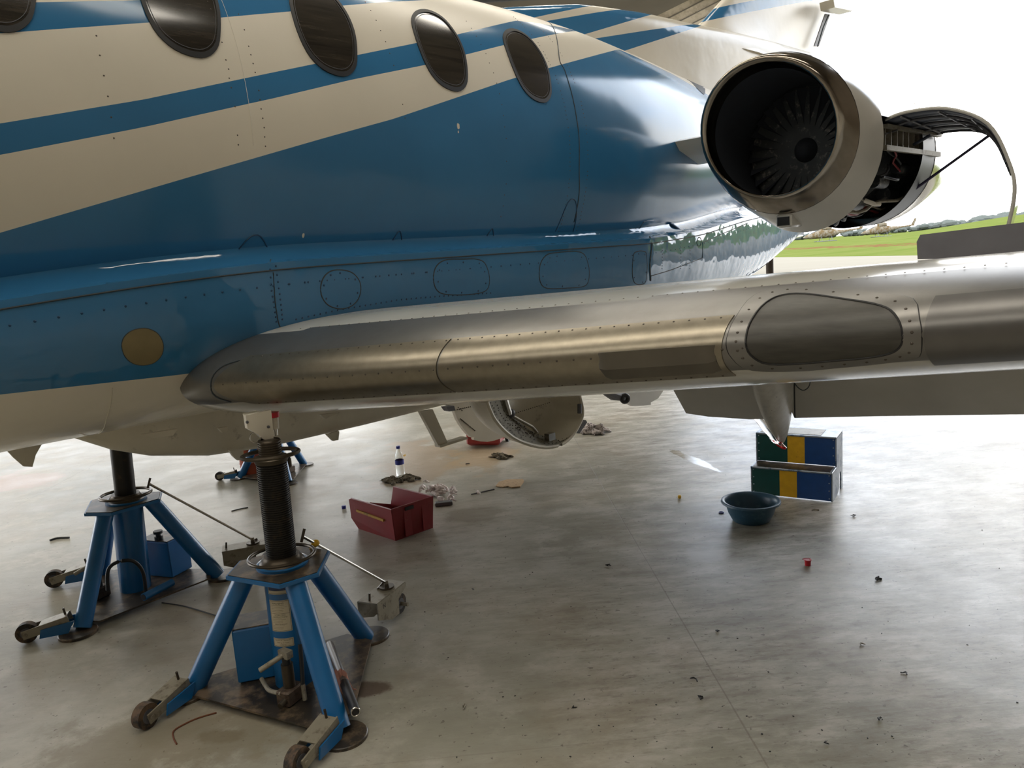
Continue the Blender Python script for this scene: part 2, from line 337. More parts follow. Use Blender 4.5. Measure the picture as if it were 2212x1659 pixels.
c = mix(t, (.066, .088, .020), (.092, .104, .032), ramp(t, g1, .35, .65)); sp = t.nodes.new('ShaderNodeSeparateXYZ'); gg = t.nodes.new('ShaderNodeNewGeometry'); t.links.new(gg.outputs['Position'], sp.inputs[0])
vd = mth(t, 'SUBTRACT', mth(t, 'MULTIPLY', sp.outputs[0], sin(HA)), mth(t, 'MULTIPLY', sp.outputs[1], cos(HA)))
e1 = fl(1760, 536); e2 = fl(1960, 527); vmid = float(np.array((*e1, 0))@V*.5+np.array((*e2, 0))@V*.5)
far_ = mth(t, 'ABSOLUTE', mth(t, 'SUBTRACT', vd, vmid))
c = mix(t, c, (.10, .042, .026), mth(t, 'MULTIPLY', mth(t, 'LESS_THAN', mth(t, 'ADD', far_, mth(t, 'MULTIPLY', g1, 14)), 11.), ramp(t, noise(t, vv, 3., 5, .7), .42, .55)))
t.links.new(c, b.inputs['Base Color']); b.inputs['Roughness'].default_value = .9; b.inputs['Specular IOR Level'].default_value = 0; M['grass'] = m
VG = 30.
struct('apron', hbox(-60, 400, VR, VG, -.3, -.005), 'apron')
struct('apron', hbox(UF, 200, -150, VR, -.3, -.005), 'apron'); struct('apron', hbox(-60, UF, -150, VL, -.3, -.005), 'apron')
o = struct('airfield', hbox(-100, 900, VG, 1300, -.3, .0), 'grass')
# walls and ceiling
wb = hbox(UF, UF+.3, -2., VR+.3, 0, HZ+4)
wf = struct('wall_far', wb, 'wallpaint')
struct('wall_far', hbox(UF, UF+.3, VL, -2., 8., HZ+.2), 'wallpaint')
for k in range(10):   # sheet seams, as upright panels each proud of the wall
    v = -1.2+k*1.45
    MB().box(uv(UF-.03, v, HZ/2+1), (.05, 1.40, HZ+2), RH).build('panel', 'wallpaint', wf, smooth=0)
struct('wall_left', hbox(UB, 0, VL-.3, VL, 0, HZ), 'wallpaint'); struct('wall_left', hbox(0, UF, VL-.3, VL, 7.5, HZ), 'wallpaint')
struct('wall_rear', hbox(UB-.3, UB, VL, VR, 0, HZ), 'wallpaint')
struct('wall_right', hbox(UB, 5.5, VR, VR+.3, 0, HZ), 'wallpaint')
struct('trim_1', hbox(5.5, UF, VR, VR+.3, HZ-.3, HZ), 'wallpaint')
cl = struct('ceiling', hbox(UB, UF, VL, VR+.3, HZ, HZ+.25), 'ceilsheet')
tm = MB()
for k in range(9):
    u = UB+3+k*6
    tm.box(uv(u, (VL+VR)/2, HZ-.08), (.12, VR-VL, .14), RH); tm.box(uv(u, (VL+VR)/2, HZ-.85), (.1, VR-VL, .1), RH)
    for j in range(18):
        a = uv(u, VL+j*2.03, HZ-.85); c_ = uv(u, VL+j*2.03+1.0, HZ-.1); d_ = uv(u, VL+j*2.03+2.03, HZ-.85); tm.cyl(a, c_, .035, n=6); tm.cyl(c_, d_, .035, n=6)
tm.build('roof_truss', 'dkgrey', cl, smooth=0)
# unseen glowing strips added under the roof as fill light
m = bpy.data.materials.new('roof_fill'); m.use_nodes = True; t = m.node_tree; t.nodes.clear(); e = t.nodes.new('ShaderNodeEmission'); e.inputs[0].default_value = (1, .93, .80, 1); e.inputs[1].default_value = 9.5
t.links.new(e.outputs[0], t.nodes.new('ShaderNodeOutputMaterial').inputs[0]); M['roof_fill'] = m
for k in range(4):
    MB().box(uv(-8+k*7, -3.5, HZ-.02), (1.0, 22, .03), RH).build('fill_panel', 'roof_fill', cl, smooth=0)
# ------------------------------------------------------------------ surfaces of the aircraft
RX = [(-6, .12), (-5.4, .42), (-4.5, .72), (-3.6, .90), (-2.6, .975), (3.5, .975), (4.2, .945), (4.9, .84), (5.6, .70), (6.3, .57), (7.5, .40), (8.6, .27), (9.4, .12)]
ZX = [(-6, 1.85), (-4.5, 2.0), (-2.6, 2.2), (3.5, 2.2), (4.2, 2.2), (4.9, 2.24), (5.6, 2.30), (6.3, 2.36), (7.5, 2.45), (9.4, 2.5)]
def interp(P, x): a = np.array(P); return np.interp(x, a[:, 0], a[:, 1])
def smooth_interp(P, x): return (interp(P, x-.18)+interp(P, x-.09)+interp(P, x)+interp(P, x+.09)+interp(P, x+.18))/5
def S_fus(x, th):   # th 0 = port horizontal, +90 = top
    r = smooth_interp(RX, x); z = smooth_interp(ZX, x); return np.stack([x+0*th, -r*np.cos(th), z+r*np.sin(th)], -1)
WX = [(-3.6, .3), (-2.8, .8), (-1.5, .93), (0, .955), (4.1, .955), (4.25, .935), (5, .83), (6, .62), (7, .40), (8, .24), (8.5, .10)]
TX = [(-4, 1.45), (-.6, 1.50), (.3, 1.55), (.6, 1.585), (1.1, 1.63), (1.6, 1.655), (4.2, 1.66), (5, 1.70), (6, 1.80), (7, 1.86), (8.5, 1.95)]
BX = [(-3.6, 1.2), (-2.5, 1.02), (-1, .985), (4.4, .965), (5.2, 1.0), (6, 1.05), (7, 1.26), (8, 1.56), (8.5, 1.75)]
def S_fair(x, t):
    W = smooth_interp(WX, x); zt = smooth_interp(TX, x); zb = smooth_interp(BX, x); n = 2.55
    ph = np.clip(t, 0, 1)*pi/2
    y = -W*np.clip(np.cos(ph), 0, 1)**(2/n); z = zt-(zt-zb)*np.clip(np.sin(ph), 0, 1)**(2/n)
    k = np.clip(-t, 0, 1)                      # fillet above the top edge
    rf = smooth_interp(RX, x); zc = smooth_interp(ZX, x); zf = zt+.075*k; yf = -np.sqrt(np.clip(rf**2-(zf-zc)**2, .001, 9))+.004
    ease = k**.55
    y = np.where(t < 0, y*(1-ease)+yf*ease, y); z = np.where(t < 0, zf, z)
    return np.stack([x+0*t, y, z], -1)
KS = tan(radians(20))
LEX = [(-.80, 1.165), (-.90, 1.170), (-.95, 1.185), (-1.0, 1.21), (-1.12, 1.265), (-1.3, 1.33), (-7.2, 1.22+KS*6.2)]
LEZ = [(-.80, 1.19), (-1.0, 1.202), (-7.2, 1.58)]
def wle(y): a = np.array(LEX)[::-1]; return np.interp(y, a[:, 0], a[:, 1])
def wlz(y): a = np.array(LEZ)[::-1]; return np.interp(y, a[:, 0], a[:, 1])
def wch(y): return 3.15-(-y-1)*.30
def naca(x, t): return 5*t*(.2969*np.sqrt(np.clip(x, 0, 1))-.126*x-.3516*x**2+.2843*x**3-.1036*x**4)
def S_wing(y, s):
    xc = s**2; c = wch(y); up = naca(xc, .150)*c; lo = -naca(xc, .125)*c
    return np.stack([wle(y)+xc*c, y+0*s, wlz(y)+np.where(s > 0, up, lo)-.02*xc*c], -1)
def nrm(S, u, v, sgn=1):
    e = 1e-3; a = S(u+e, v)-S(u-e, v); b = S(u, v+e)-S(u, v-e); n = np.cross(a, b); return sgn*n/(np.linalg.norm(n, axis=-1, keepdims=True)+1e-9)
SURF = {'fus': (S_fus, 1), 'fair': (S_fair, 1), 'wing': (S_wing, 1)}
# orientation signs so normals face the camera side
def osign(key, u, v):
    S, _ = SURF[key]; u = np.array(u, float); v = np.array(v, float); p = S(u, v); n = nrm(S, u, v); return 1 if (CAM-p)@n > 0 else -1
SG = {'fus': osign('fus', 2., 0.), 'fair': osign('fair', 1., .3), 'wing': osign('wing', -2., .01)}
def inv(key, px, py, u0, u1, v0, v1):
    S = SURF[key][0]; bu = bv = None
    for it in range(9):
        a = np.linspace(u0, u1, 25); c = np.linspace(v0, v1, 25); A, B = np.meshgrid(a, c, indexing='ij'); P = S(A, B); d = P-CAM
        z = d@_f; X = CX+FPX*(d@_r)/z; Y = CY-FPX*(d@_u)/z; E_ = (X-px)**2+(Y-py)**2
        if it == 0:
            N = nrm(S, A, B, SG[key]); E_ = np.where((N*(-d)).sum(-1) < 0, 1e9, E_)
        i = np.unravel_index(np.argmin(E_), E_.shape); bu, bv = A[i], B[i]; du = (u1-u0)/6; dv = (v1-v0)/6
        u0, u1, v0, v1 = bu-du, bu+du, bv-dv, bv+dv
    return float(bu), float(bv)
RNG = {'fus': (.0, 7.5, -.9, 1.5), 'fair': (-.5, 7.8, -.9, .95), 'wing': (-3.9, -.95, -.55, .85)}
def I(key, pts): return [inv(key, x, y, *RNG[key]) for x, y in pts]
def dens(pts, k=6, closed=True):
    """Catmull-Rom densify"""
    P = np.array(pts, float); n = len(P); out = []
    for i in range(n if closed else n-1):
        p0, p1, p2, p3 = (P[(i-1) % n], P[i], P[(i+1) % n], P[(i+2) % n]) if closed else (P[max(i-1, 0)], P[i], P[i+1], P[min(i+2, n-1)])
        for j in range(k):
            t = j/k; out.append(.5*((2*p1)+(-p0+p2)*t+(2*p0-5*p1+4*p2-p3)*t*t+(-p0+3*p1-3*p2+p3)*t**3))
    if not closed: out.append(P[-1])
    return np.array(out)
def onsurf(key, uvp, off):
    S = SURF[key][0]; uvp = np.array(uvp, float); u, v = uvp[..., 0], uvp[..., 1]; return S(u, v)+nrm(S, u, v, SG[key])*off
def patch(key, outline, off=.002, rings_=7, bulge=0., drop=.004):
    O = np.array(outline); c = O.mean(0); R = []
    for k in range(1, rings_+1):
        f = k/rings_; R.append(onsurf(key, c+(O-c)*f, off+bulge*(1-f*f)))
    R.append(onsurf(key, O, -drop)); mb = MB(); mb.rings(R, False, False)
    cc = onsurf(key, c, off+bulge); o = len(mb.v); mb.v.append(tuple(cc)); n = len(O)
    for j in range(n): mb.f.append((o, j, (j+1) % n)); mb.m.append(0)
    return mb
def frame(key, inner, outer, off=.003, rings_=3, drop=.004):
    A, B = np.array(inner), np.array(outer)
    R = [onsurf(key, A, -drop)]+[onsurf(key, A+(B-A)*k/rings_, off) for k in range(rings_+1)]+[onsurf(key, B, -drop)]
    return MB().rings(R, False, False)
def seamline(key, pts, r=.0022, off=.0005, closed=False, k=6):
    P = onsurf(key, dens(pts, k, closed), off); L = list(P)+([P[0]] if closed else []); return MB().tube(L, r, 6)
def grow(O, k, asp=1.):
    O = np.array(O); c = O.mean(0); d = O-c; return c+d*(1+k)
def gridmesh(S, us, vs, mb=None, matf=None):
    mb = mb or MB(); A, B = np.meshgrid(us, vs, indexing='ij'); P = S(A, B).reshape(-1, 3); o = len(mb.v); mb.v += [tuple(p) for p in P]; n = len(vs)
    for i in range(len(us)-1):
        for j in range(n-1):
            mb.f.append((o+i*n+j, o+i*n+j+1, o+(i+1)*n+j+1, o+(i+1)*n+j)); mb.m.append(matf(us[i], (vs[j]+vs[j+1])/2) if matf else 0)
    return mb
AC = thing('business_jet', 'blue and cream business jet raised on blue jacks, seen from its port wing', 'aircraft', (0, 0, 0))
# fuselage
xs = np.concatenate([np.linspace(-6, -2.6, 14), np.linspace(-2.4, 3.4, 30), np.linspace(3.45, 9.4, 60)])
fus = gridmesh(S_fus, xs, np.linspace(-pi, pi, 97)).build('fuselage', MZ['fus'], AC, smooth=60)
# belly fairing
ts = np.concatenate([-np.linspace(1, 0, 9)[:-1], np.linspace(0, 1, 34)])
mbf = gridmesh(S_fair, np.concatenate([np.linspace(-3.6, 3.9, 44), np.linspace(3.95, 8.5, 60)]), ts)
Sm = lambda x, t: S_fair(x, t)*np.array((1, -1, 1))
gridmesh(Sm, np.concatenate([np.linspace(-3.6, 3.9, 44), np.linspace(3.95, 8.5, 60)]), ts, mbf)
fair = mbf.build('belly_fairing', MZ['fair'], AC, smooth=50, fixn=True)
# windows
WIN = [(925, 25), (900, 28), (891, 50), (905, 100), (927, 150), (955, 182), (988, 194), (1005, 180), (1007, 150), (1000, 110), (982, 72), (955, 40)]
w4 = np.array(I('fus', WIN)); w4c = w4.mean(0)
W0 = dens(w4, 4)
wx = [-.735, -.115, .505, 1.125, 1.742, 0, 0]
base = w4c[0]
for k, (dx, sc) in enumerate([(-2.60, 1.), (-1.88+.0, 1.), (-1.27+.01, 1.), (-.645, 1.), (0, 1.), (.615, 1.0)]):
    O = W0.copy(); O[:, 0] += dx
    if k == 5: pass
    w = patch('fus', grow(O, -.04), .001, 7).build('cabin_window', 'perspex', AC, smooth=60)
    frame('fus', grow(O, -.05), grow(O, .045), .005, 3).build('window_seal', 'black', w, smooth=60)
    frame('fus', grow(O, -.105), grow(O, -.095), .0025, 2).build('inner_pane_edge', 'dkgrey', w, smooth=60)
# fuselage seams: the skin joint behind the last window
sj = dens(I('fus', [(1166, 52), (1206, 108), (1221, 155), (1242, 235), (1250, 289), (1251, 362), (1251, 416), (1240, 480)]), 5, False)
seamline('fus', sj, .003, 0, k=2).build('panel_seam', 'seam', AC)
seamline('fus', [(1.51, a) for a in np.linspace(-.1, .8, 9)], .0009, -.0003).build('panel_seam', M['creamdirty'], AC)
def rivets(key, pts, r=.0035, n=6, off=0.):
    mb = MB(); S = SURF[key][0]
    for u, v in pts:
        p = onsurf(key, (u, v), off); nn = nrm(S, np.array(u), np.array(v), SG[key]); a = np.cross(nn, (0, 0, 1.)); a /= np.linalg.norm(a)+1e-9; b = np.cross(nn, a)
        R = [[p+(a*cos(2*pi*k/n)+b*sin(2*pi*k/n))*r*q+nn*h for k in range(n)] for q, h in ((1, 0), (.55, r*.45))]; mb.rings(R, False, True)
    return mb
def along(pts, n): P = np.array(pts, float); L = np.r_[0, np.cumsum(np.linalg.norm(np.diff(P, axis=0), axis=1))]; q = np.linspace(0, L[-1], n); return np.stack([np.interp(q, L, P[:, i]) for i in range(P.shape[1])], 1)
rp = []
for x, lo, hi, n in [(3.40, -.5, .9, 60), (3.56, -.5, .9, 60), (1.45, -.1, .8, 26), (1.56, -.1, .8, 26), (2.26, .0, .8, 14), (2.9, -.4, .7, 20), (1.0, -.1, .25, 6)]:
    rp += [(x+random.uniform(-.003, .003), a) for a in np.linspace(lo, hi, n) if random.random() < .8]
rp += [(x, -.52) for x in np.linspace(1.7, 4.2, 90)]
rivets('fus', rp, .0032).build('rivets', M['rivet'], AC, kind='stuff', smooth=0)
# chips in the paint
for px_, py_, r in [(990, 272, .010), (990, 285, .005), (655, 509, .008)]:
    u_, v_ = I('fus', [(px_, py_)])[0]
    o_ = [(u_+r*cos(a)*random.uniform(.6, 1.1), v_+r*1.6*sin(a)*random.uniform(.6, 1.1)) for a in np.linspace(0, 2*pi, 9)[:-1]]
    patch('fus', o_, .0008, 2, drop=.001).build('paint_chip', 'cream', AC)
# stiffener tabs of the fairing (raised outlines)
for L in ([(510, 545), (540, 512), (563, 511), (580, 541)], [(838, 536), (858, 503), (866, 504), (868, 535)], [(1040, 527), (1060, 497), (1065, 498), (1066, 526)], [(1200, 500), (1226, 438), (1243, 434), (1244, 475), (1232, 516)], [(1375, 507), (1390, 480), (1412, 476)]):
    seamline('fus', I('fus', L), .003, .001, k=3).build('strap_outline', M['brivet'], AC)
# fairing seams and rivets
F_ = lambda L: I('fair', L)
seamline('fair', [(x, .012) for x in np.linspace(-.4, 7.6, 40)], .0035, .001, k=2).build('panel_seam', M['seam'], AC)
sl = F_([(585, 562), (592, 620), (600, 690), (608, 712)]); seamline('fair', sl, .0022).build('panel_seam', 'seam', AC)
seamline('fair', F_([(1404, 512), (1404, 560), (1405, 606)]), .006).build('panel_seam', 'seam', AC)
seamline('fair', F_([(1407, 596), (1450, 583), (1517, 557), (1518, 524), (1560, 505), (1615, 482)]), .003, k=1).build('panel_seam', 'seam', AC)
seamline('fair', dens(F_([(1510, 512), (1515, 520), (1511, 532), (1505, 524)]), 3), .002, closed=True, k=2).build('access_cap', 'seam', AC)
RR = [(x, .05) for x in np.linspace(-.4, 7.4, 110)]+[(x, .05) for x in np.linspace(1.6, 2.6, 12)]
RR += [tuple(q) for q in along(F_([(640, 690), (740, 668), (860, 648), (950, 640), (1060, 633)]), 40)]
RR += [tuple(q) for q in along(F_([(580, 575), (585, 620), (597, 695)]), 12)]+[tuple(q) for q in along(F_([(596, 575), (602, 620), (610, 690)]), 10)]
for xx in (1430, 1470, 1490): RR += [tuple(q) for q in along(F_([(xx, 525), (xx, 580)]), 9)]
rivets('fair', RR, .0048).build('rivets', M['brivet'], AC, kind='stuff', smooth=0)
def panel(L, name='access_panel', n=4, m_=None, nb=8):
    O = dens(F_(L), n); o = patch('fair', O, .0015, 6, drop=.001).build(name, m_ or MZ['fair'], AC, smooth=60)
    seamline('fair', O, .003, .0, closed=True, k=1).build('edge_gap', 'seam', o)
    q = grow(O, -.14); rivets('fair', [tuple(q[i]) for i in np.linspace(0, len(q)-1, nb+1).astype(int)[:-1]], .005, off=.0015).build('screws', M['brivet'], o, kind='stuff', smooth=0)
    return o
panel([(734, 583), (710, 588), (695, 608), (694, 636), (708, 658), (734, 667), (760, 660), (776, 640), (778, 612), (762, 590)])
panel([(1000, 560), (960, 562), (940, 580), (937, 610), (950, 632), (985, 637), (1030, 634), (1052, 625), (1057, 600), (1048, 570), (1030, 560)], nb=10)
panel([(1200, 546), (1178, 553), (1166, 575), (1166, 605), (1180, 622), (1225, 622), (1262, 618), (1272, 600), (1270, 570), (1255, 545)], nb=10)
panel([(1378, 543), (1368, 552), (1366, 590), (1372, 612), (1392, 612), (1397, 590), (1396, 550), (1390, 543)], nb=6)
cap = [(308, 709), (285, 714), (268, 728), (263, 748), (270, 770), (287, 785), (310, 789), (334, 783), (350, 765), (352, 742), (342, 722), (326, 712)]
O = dens(F_(cap), 3); m_ = mat('tan_cover', (.25, .20, .10), .3, .25, wscale=9)
c_ = patch('fair', O, .0015, 6, drop=.002).build('round_light_cover', m_, AC, smooth=60, label='round tan-gold cover set in the blue side')
seamline('fair', O, .002, .0, closed=True, k=1).build('edge_gap', 'seam', c_)
MB().sphere(onsurf('fair', F_([(333, 741)])[0], -.02), .028, sc=(1, .5, 1)).build('lamp_bulb', mat('dull_bulb', (.22, .17, .08), .3), c_)
# keel fairing under the belly
KX = [(.95, .95, .02), (1.1, .86, .14), (1.25, .80, .22), (1.5, .745, .28), (1.8, .72, .30), (2.4, .715, .30), (3.0, .72, .30), (4.2, .76, .27), (4.9, .86, .15), (5.2, .95, .02)]
R = []
for x, zb, w in KX:
    zt = 1.02; pr = []
    for k in range(21):
        a = pi*k/20; pr.append((x, -w*1.0*np.sign(cos(a))*abs(cos(a))**.5, zt-(zt-zb)*abs(sin(a))**.5))
    R.append(pr)
MB().rings(R, True, True, closed=False).build('keel_fairing', 'creamdirty', AC, smooth=50)
seamline('fair', F_([(170, 975-40), (205, 940), (230, 905), (240, 870), (243, 838)]), .0018).build('panel_seam', 'creamdirty', AC)
# blade antennas and drain masts below
for L, y_ in [([(8, 966), (92, 954), (76, 982), (69, 1008), (50, 1007), (28, 988)], -.05), ([(494, 973), (524, 974), (524, 992), (512, 994), (502, 985)], -.30), ([(704, 938), (731, 931), (729, 950), (718, 952)], -.30), ([(305, 938), (382, 926), (372, 940), (330, 946)], -.62), ([(470, 925), (490, 921), (490, 930), (478, 934)], -.7), ([(690, 895), (728, 892), (700, 905)], -.75)]:
    pxprism(L, 'Y', y_, .02).build('drain_fin', 'creamdirty', AC)
o = pxprism([(905, 889), (932, 884), (965, 957), (946, 966)], 'Y', -.30, .025).build('antenna_strut', 'cream', AC)
pxprism([(946, 966), (944, 961), (1002, 943), (1006, 947)], 'Y', -.30, .05).build('antenna_foot', 'creamdirty', o)
# gear doors: the near one open like a bowl, the far one seen from outside
def bowl(L, y_, depth, name, mt, th=.018, lab=None):
    P = [at(x, y, 'Y', y_) for x, y in L]; P = [np.array(p) for p in dens(np.array(P)[:, [0, 2]], 4, False)]; P = [np.array((p[0], y_, p[1])) for p in P]
    c = np.mean(P, 0); c[2] = max(p[2] for p in P); R = [P]
    for f, d in ((.995, .02), (.97, .45), (.92, .8), (.82, 1.), (.5, 1.05), (.05, 1.05)): R.append([c+(p-c)*f+np.array((0, depth*d, 0)) for p in P])
    Ro = [P]+[[c+(p-c)*(1.03 if i < 4 else 1.0)+np.array((0, (q[0][1]-P[0][1])*1.02+(.02 if i > 3 else 0), 0))-0*p for p, _ in zip(P, q)] for i, q in enumerate(R[1:4])]
    mb = MB().rings(R, False, False, closed=False); o = mb.build(name, mt, AC, smooth=45)
    if lab: o['label'] = lab
    sm = o.modifiers.new('s', 'SOLIDIFY'); sm.thickness = th; sm.offset = 0
    return o, P, c
RIM = [(1052, 868), (1058, 885), (1070, 908), (1095, 935), (1128, 955), (1175, 966), (1212, 960), (1238, 938), (1256, 905), (1258, 880), (1250, 848)]
gd, P, c = bowl(RIM, -.62, .24, 'gear_door', 'creamdirty')
MB().tube(P, .012, 8).build('door_rim', 'creamdirty', gd)
MB().tube([at(x, y, 'Y', -.56) for x, y in [(1092, 862), (1098, 885), (1110, 900), (1128, 910), (1150, 922), (1160, 934), (1152, 942)]], .010, 8).build('hose', 'zinc', gd)
MB().tube([at(x, y, 'Y', -.56) for x, y in [(1090, 862), (1100, 895)]], .020, 8).build('hydraulic_strut', 'steel', gd)
oc = dens([(1054, 868), (1062, 890), (1078, 915), (1105, 940), (1140, 956), (1175, 963), (1210, 957), (1236, 938)], 4, False); ic = dens([(1096, 862), (1102, 882), (1112, 900), (1128, 917), (1150, 932), (1178, 942), (1205, 945), (1228, 935)], 4, False)
R = [[at(a[0]*(1-f)+b_[0]*f, a[1]*(1-f)+b_[1]*f, 'Y', -.625+.09*f) for a, b_ in zip(oc, ic)] for f in np.linspace(0, 1, 5)]
MB().rings(R, False, False, closed=False).build('door_lining', mat('lining_grime', (.24, .22, .165), .7, wear=(.08, .06, .04), wscale=9, wamt=(.5, .66)), gd, smooth=50)
mb = MB()
for i in range(1, len(oc)-1):
    for f in (.15, .4, .65, .88):
        q_ = oc[i]*(1-f)+ic[i]*f+np.array((random.uniform(-2, 2), random.uniform(-2, 2))); mb.sphere(at(q_[0], q_[1], 'Y', -.627+.09*f), .0036, 5, 3)
mb.build('lining_rivets', 'rivet', gd, kind='stuff', smooth=0)
MB().sphere(at(1103, 893, 'Y', -.55), .03).build('pivot', 'dkgrey', gd)
MB().box(at(1188, 943, 'Y', -.60), (.06, .04, .045)).build('latch', 'steel', gd)
MB().tube([at(1252, y, 'Y', -.62) for y in (873, 893)], .014, 8).build('hinge', 'dkgrey', gd)
pxprism([(1240, 935), (1262, 907), (1265, 912), (1248, 936)], 'Y', -.6, .03).build('seal_strip', 'dkgrey', gd)
mb = MB()
for k in range(60):
    f = random.random(); x = 1085+f*60+random.uniform(-12, 12); y = 905+f*38+random.uniform(-9, 9); mb.sphere(at(x, y, 'Y', -.58), .0035, 5, 3)
for k in range(22): mb.sphere(at(1115+k*4.5, 892-k*1.4, 'Y', -.40), .0035, 5, 3)
mb.build('rivets', 'rivet', gd, kind='stuff', smooth=0)
fd = pxprism([tuple(q) for q in dens([(958, 868), (975, 880), (985, 905), (1000, 928), (1015, 944), (1022, 944), (1022, 950), (1050, 954), (1080, 946), (1110, 930), (1125, 890), (1115, 862)], 2)], 'Y', .25, .03).build('far_gear_door', 'cream', AC, label='plain cream gear door behind the open one')
mb = MB()
for a, b_, n in (((988, 885), (1045, 872), 14), ((995, 905), (1028, 932), 14), ((990, 880), (1002, 890), 3)):
    for k in range(n): mb.sphere(at(a[0]+(b_[0]-a[0])*k/n, a[1]+(b_[1]-a[1])*k/n, 'Y', .232), .005, 5, 3)
mb.build('rivets', 'rivet', fd, kind='stuff', smooth=0)
pxprism([(958, 879), (975, 876), (978, 886), (965, 888)], 'Y', .2, .06).build('hinge', 'dkgrey', fd)
# landing gear leg fairing aft
lf = pxprism([tuple(q) for q in dens([(1345, 830), (1348, 868), (1365, 877), (1385, 876), (1402, 874), (1402, 869), (1418, 860), (1430, 842), (1428, 828)], 1)], 'Y', .1, .04).build('leg_door', 'greyw', AC, label='grey-white leg door hanging behind the wing')
MB().tube([at(x, y, 'Y', .0) for x, y in [(1296, 840), (1325, 852), (1350, 858)]], [.025, .05, .035], 10).build('side_stay', 'dkgrey', lf)
MB().torus(at(1350, 861, 'Y', -.05), (.6, 1, 0), .028, .018, 20, 8).build('stay_joint', 'black', lf)
# ------------------------------------------------------------------ wing
def wm(y, s):
    a = abs(s)
    if s > 0: return 1 if s**2*wch(y) < .30 else 0
    return 1 if s**2*wch(y) < .05 else 0
svals = np.concatenate([-np.linspace(.86, .30, 20), -np.linspace(.28, 0, 18), np.linspace(.015, .30, 20), np.linspace(.32, .86, 24)])
ys = np.concatenate([np.linspace(-.80, -1.3, 12), np.linspace(-1.35, -7.1, 60)])
def closed_wing(S, ysv, mb=None):
    mb = mb or MB(); n = len(svals); o = len(mb.v)
    for y in ysv:
        mb.v += [tuple(p) for p in S(np.full(n, y), svals)]
    for i in range(len(ysv)-1):
        for j in range(n):
            k = (j+1) % n; mb.f.append((o+i*n+j, o+i*n+k, o+(i+1)*n+k, o+(i+1)*n+j)); mb.m.append(wm(ysv[i], (svals[j]+svals[k])/2) if k else 0)
    mb.f.append(tuple(o+j for j in range(n))); mb.m.append(0); e = o+(len(ysv)-1)*n; mb.f.append(tuple(e+j for j in range(n))); mb.m.append(0)
    return mb
wing = closed_wing(S_wing, ys).build('wing', ['greyw', 'alu'], AC, smooth=40)
Smw = lambda y, s: S_wing(y, s)*np.array((1, -1, 1))
closed_wing(Smw, np.linspace(-.8, -7.1, 20)).build('wing', ['greyw', 'alu'], AC, smooth=40)
def WI(L): return I('wing', L)
# s value for a given distance behind the nose
def sx(y, d): return sqrt(max(d, 0)/wch(y))
def strip(y0, y1, dt, db, off, name, mt, rake=(0, 0), n=30, parent=None, lab=None):
    mb = MB(); R = []; mrow = 22
    for i in range(n+1):
        f = i/n; row = []
        for j in range(mrow+1):
            g = j/mrow; y = y0+(y1-y0)*f; top = sx(y, dt); bot = -sx(y, db); s = top+(bot-top)*g
            yy = y+(rake[0]*(1-f)+rake[1]*f)*(abs(s)/top)**1.7 if rake else y
            if j == 0: yy0 = yy
            row.append(onsurf('wing', (yy, s), off))
        R.append([onsurf('wing', (yy0, sx(y, dt)), -.004)]+row+[onsurf('wing', (yy, -sx(y, db)), -.004)])
    mb.rings(R, True, True, closed=False); o = mb.build(name, mt, parent or AC, smooth=45)
    if lab: o['label'] = lab
    return o
ya = WI([(458, 835)])[0][0]; yb = WI([(945, 800)])[0][0]; yc = WI([(1585, 745)])[0][0]; yd = WI([(1985, 720)])[0][0]
print('wing ys', ya, yb, yc, yd)
strip(ya-.01, yb+.004, .075, .075, .0035, 'leading_edge_panel', 'bronze', (-.09, 0))
strip(yb-.004, yc+.03, .075, .075, .0035, 'leading_edge_panel', 'bronze', (0, 0))
strip(yd-.01, -6.9, .085, .085, .0035, 'leading_edge_panel', mat('outer_edge_metal', (.17, .165, .16), .38, .8), (0, 0))
for d, n in ((.068, 62), (-.022, 58), (-.068, 50)):
    pass
pts = [(y, sx(y, .066)) for y in np.linspace(ya-.12, yc+.06, 40)]+[(y, .008) for y in np.linspace(ya-.05, yb-.9, 36)]
pts += [(y, -sx(y, .066)) for y in np.linspace(ya-.12, yc+.06, 40)]+[(y, sx(y, .295)) for y in np.linspace(ya-.1, -3.9, 64)]
rivets('wing', pts, .0036, off=.0035).build('rivets', 'rivet', wing, kind='stuff', smooth=0)
seamline('wing', WI([(520, 779), (485, 790), (462, 810), (456, 835), (466, 856), (500, 868)]), .0022, .002, k=3).build('panel_seam', 'seam', AC)
# stall strip
a0 = WI([(1292, 775)])[0][0]; a1 = WI([(1545, 765)])[0][0]
mb = MB(); R = []
for i in range(17):
    f = i/16; y = a0+(a1-a0)*f; h = .014 if 0 < i < 16 else .004
    R.append([onsurf('wing', (y, .035), .003), onsurf('wing', (y, .03), h), onsurf('wing', (y, -.045), h+.004), onsurf('wing', (y, -.11), h), onsurf('wing', (y, -.115), .003)])
mb.rings(R, True, True, closed=False).build('stall_strip', mat('stall_strip_metal', (.15, .135, .11), .4, .6), AC, smooth=30)
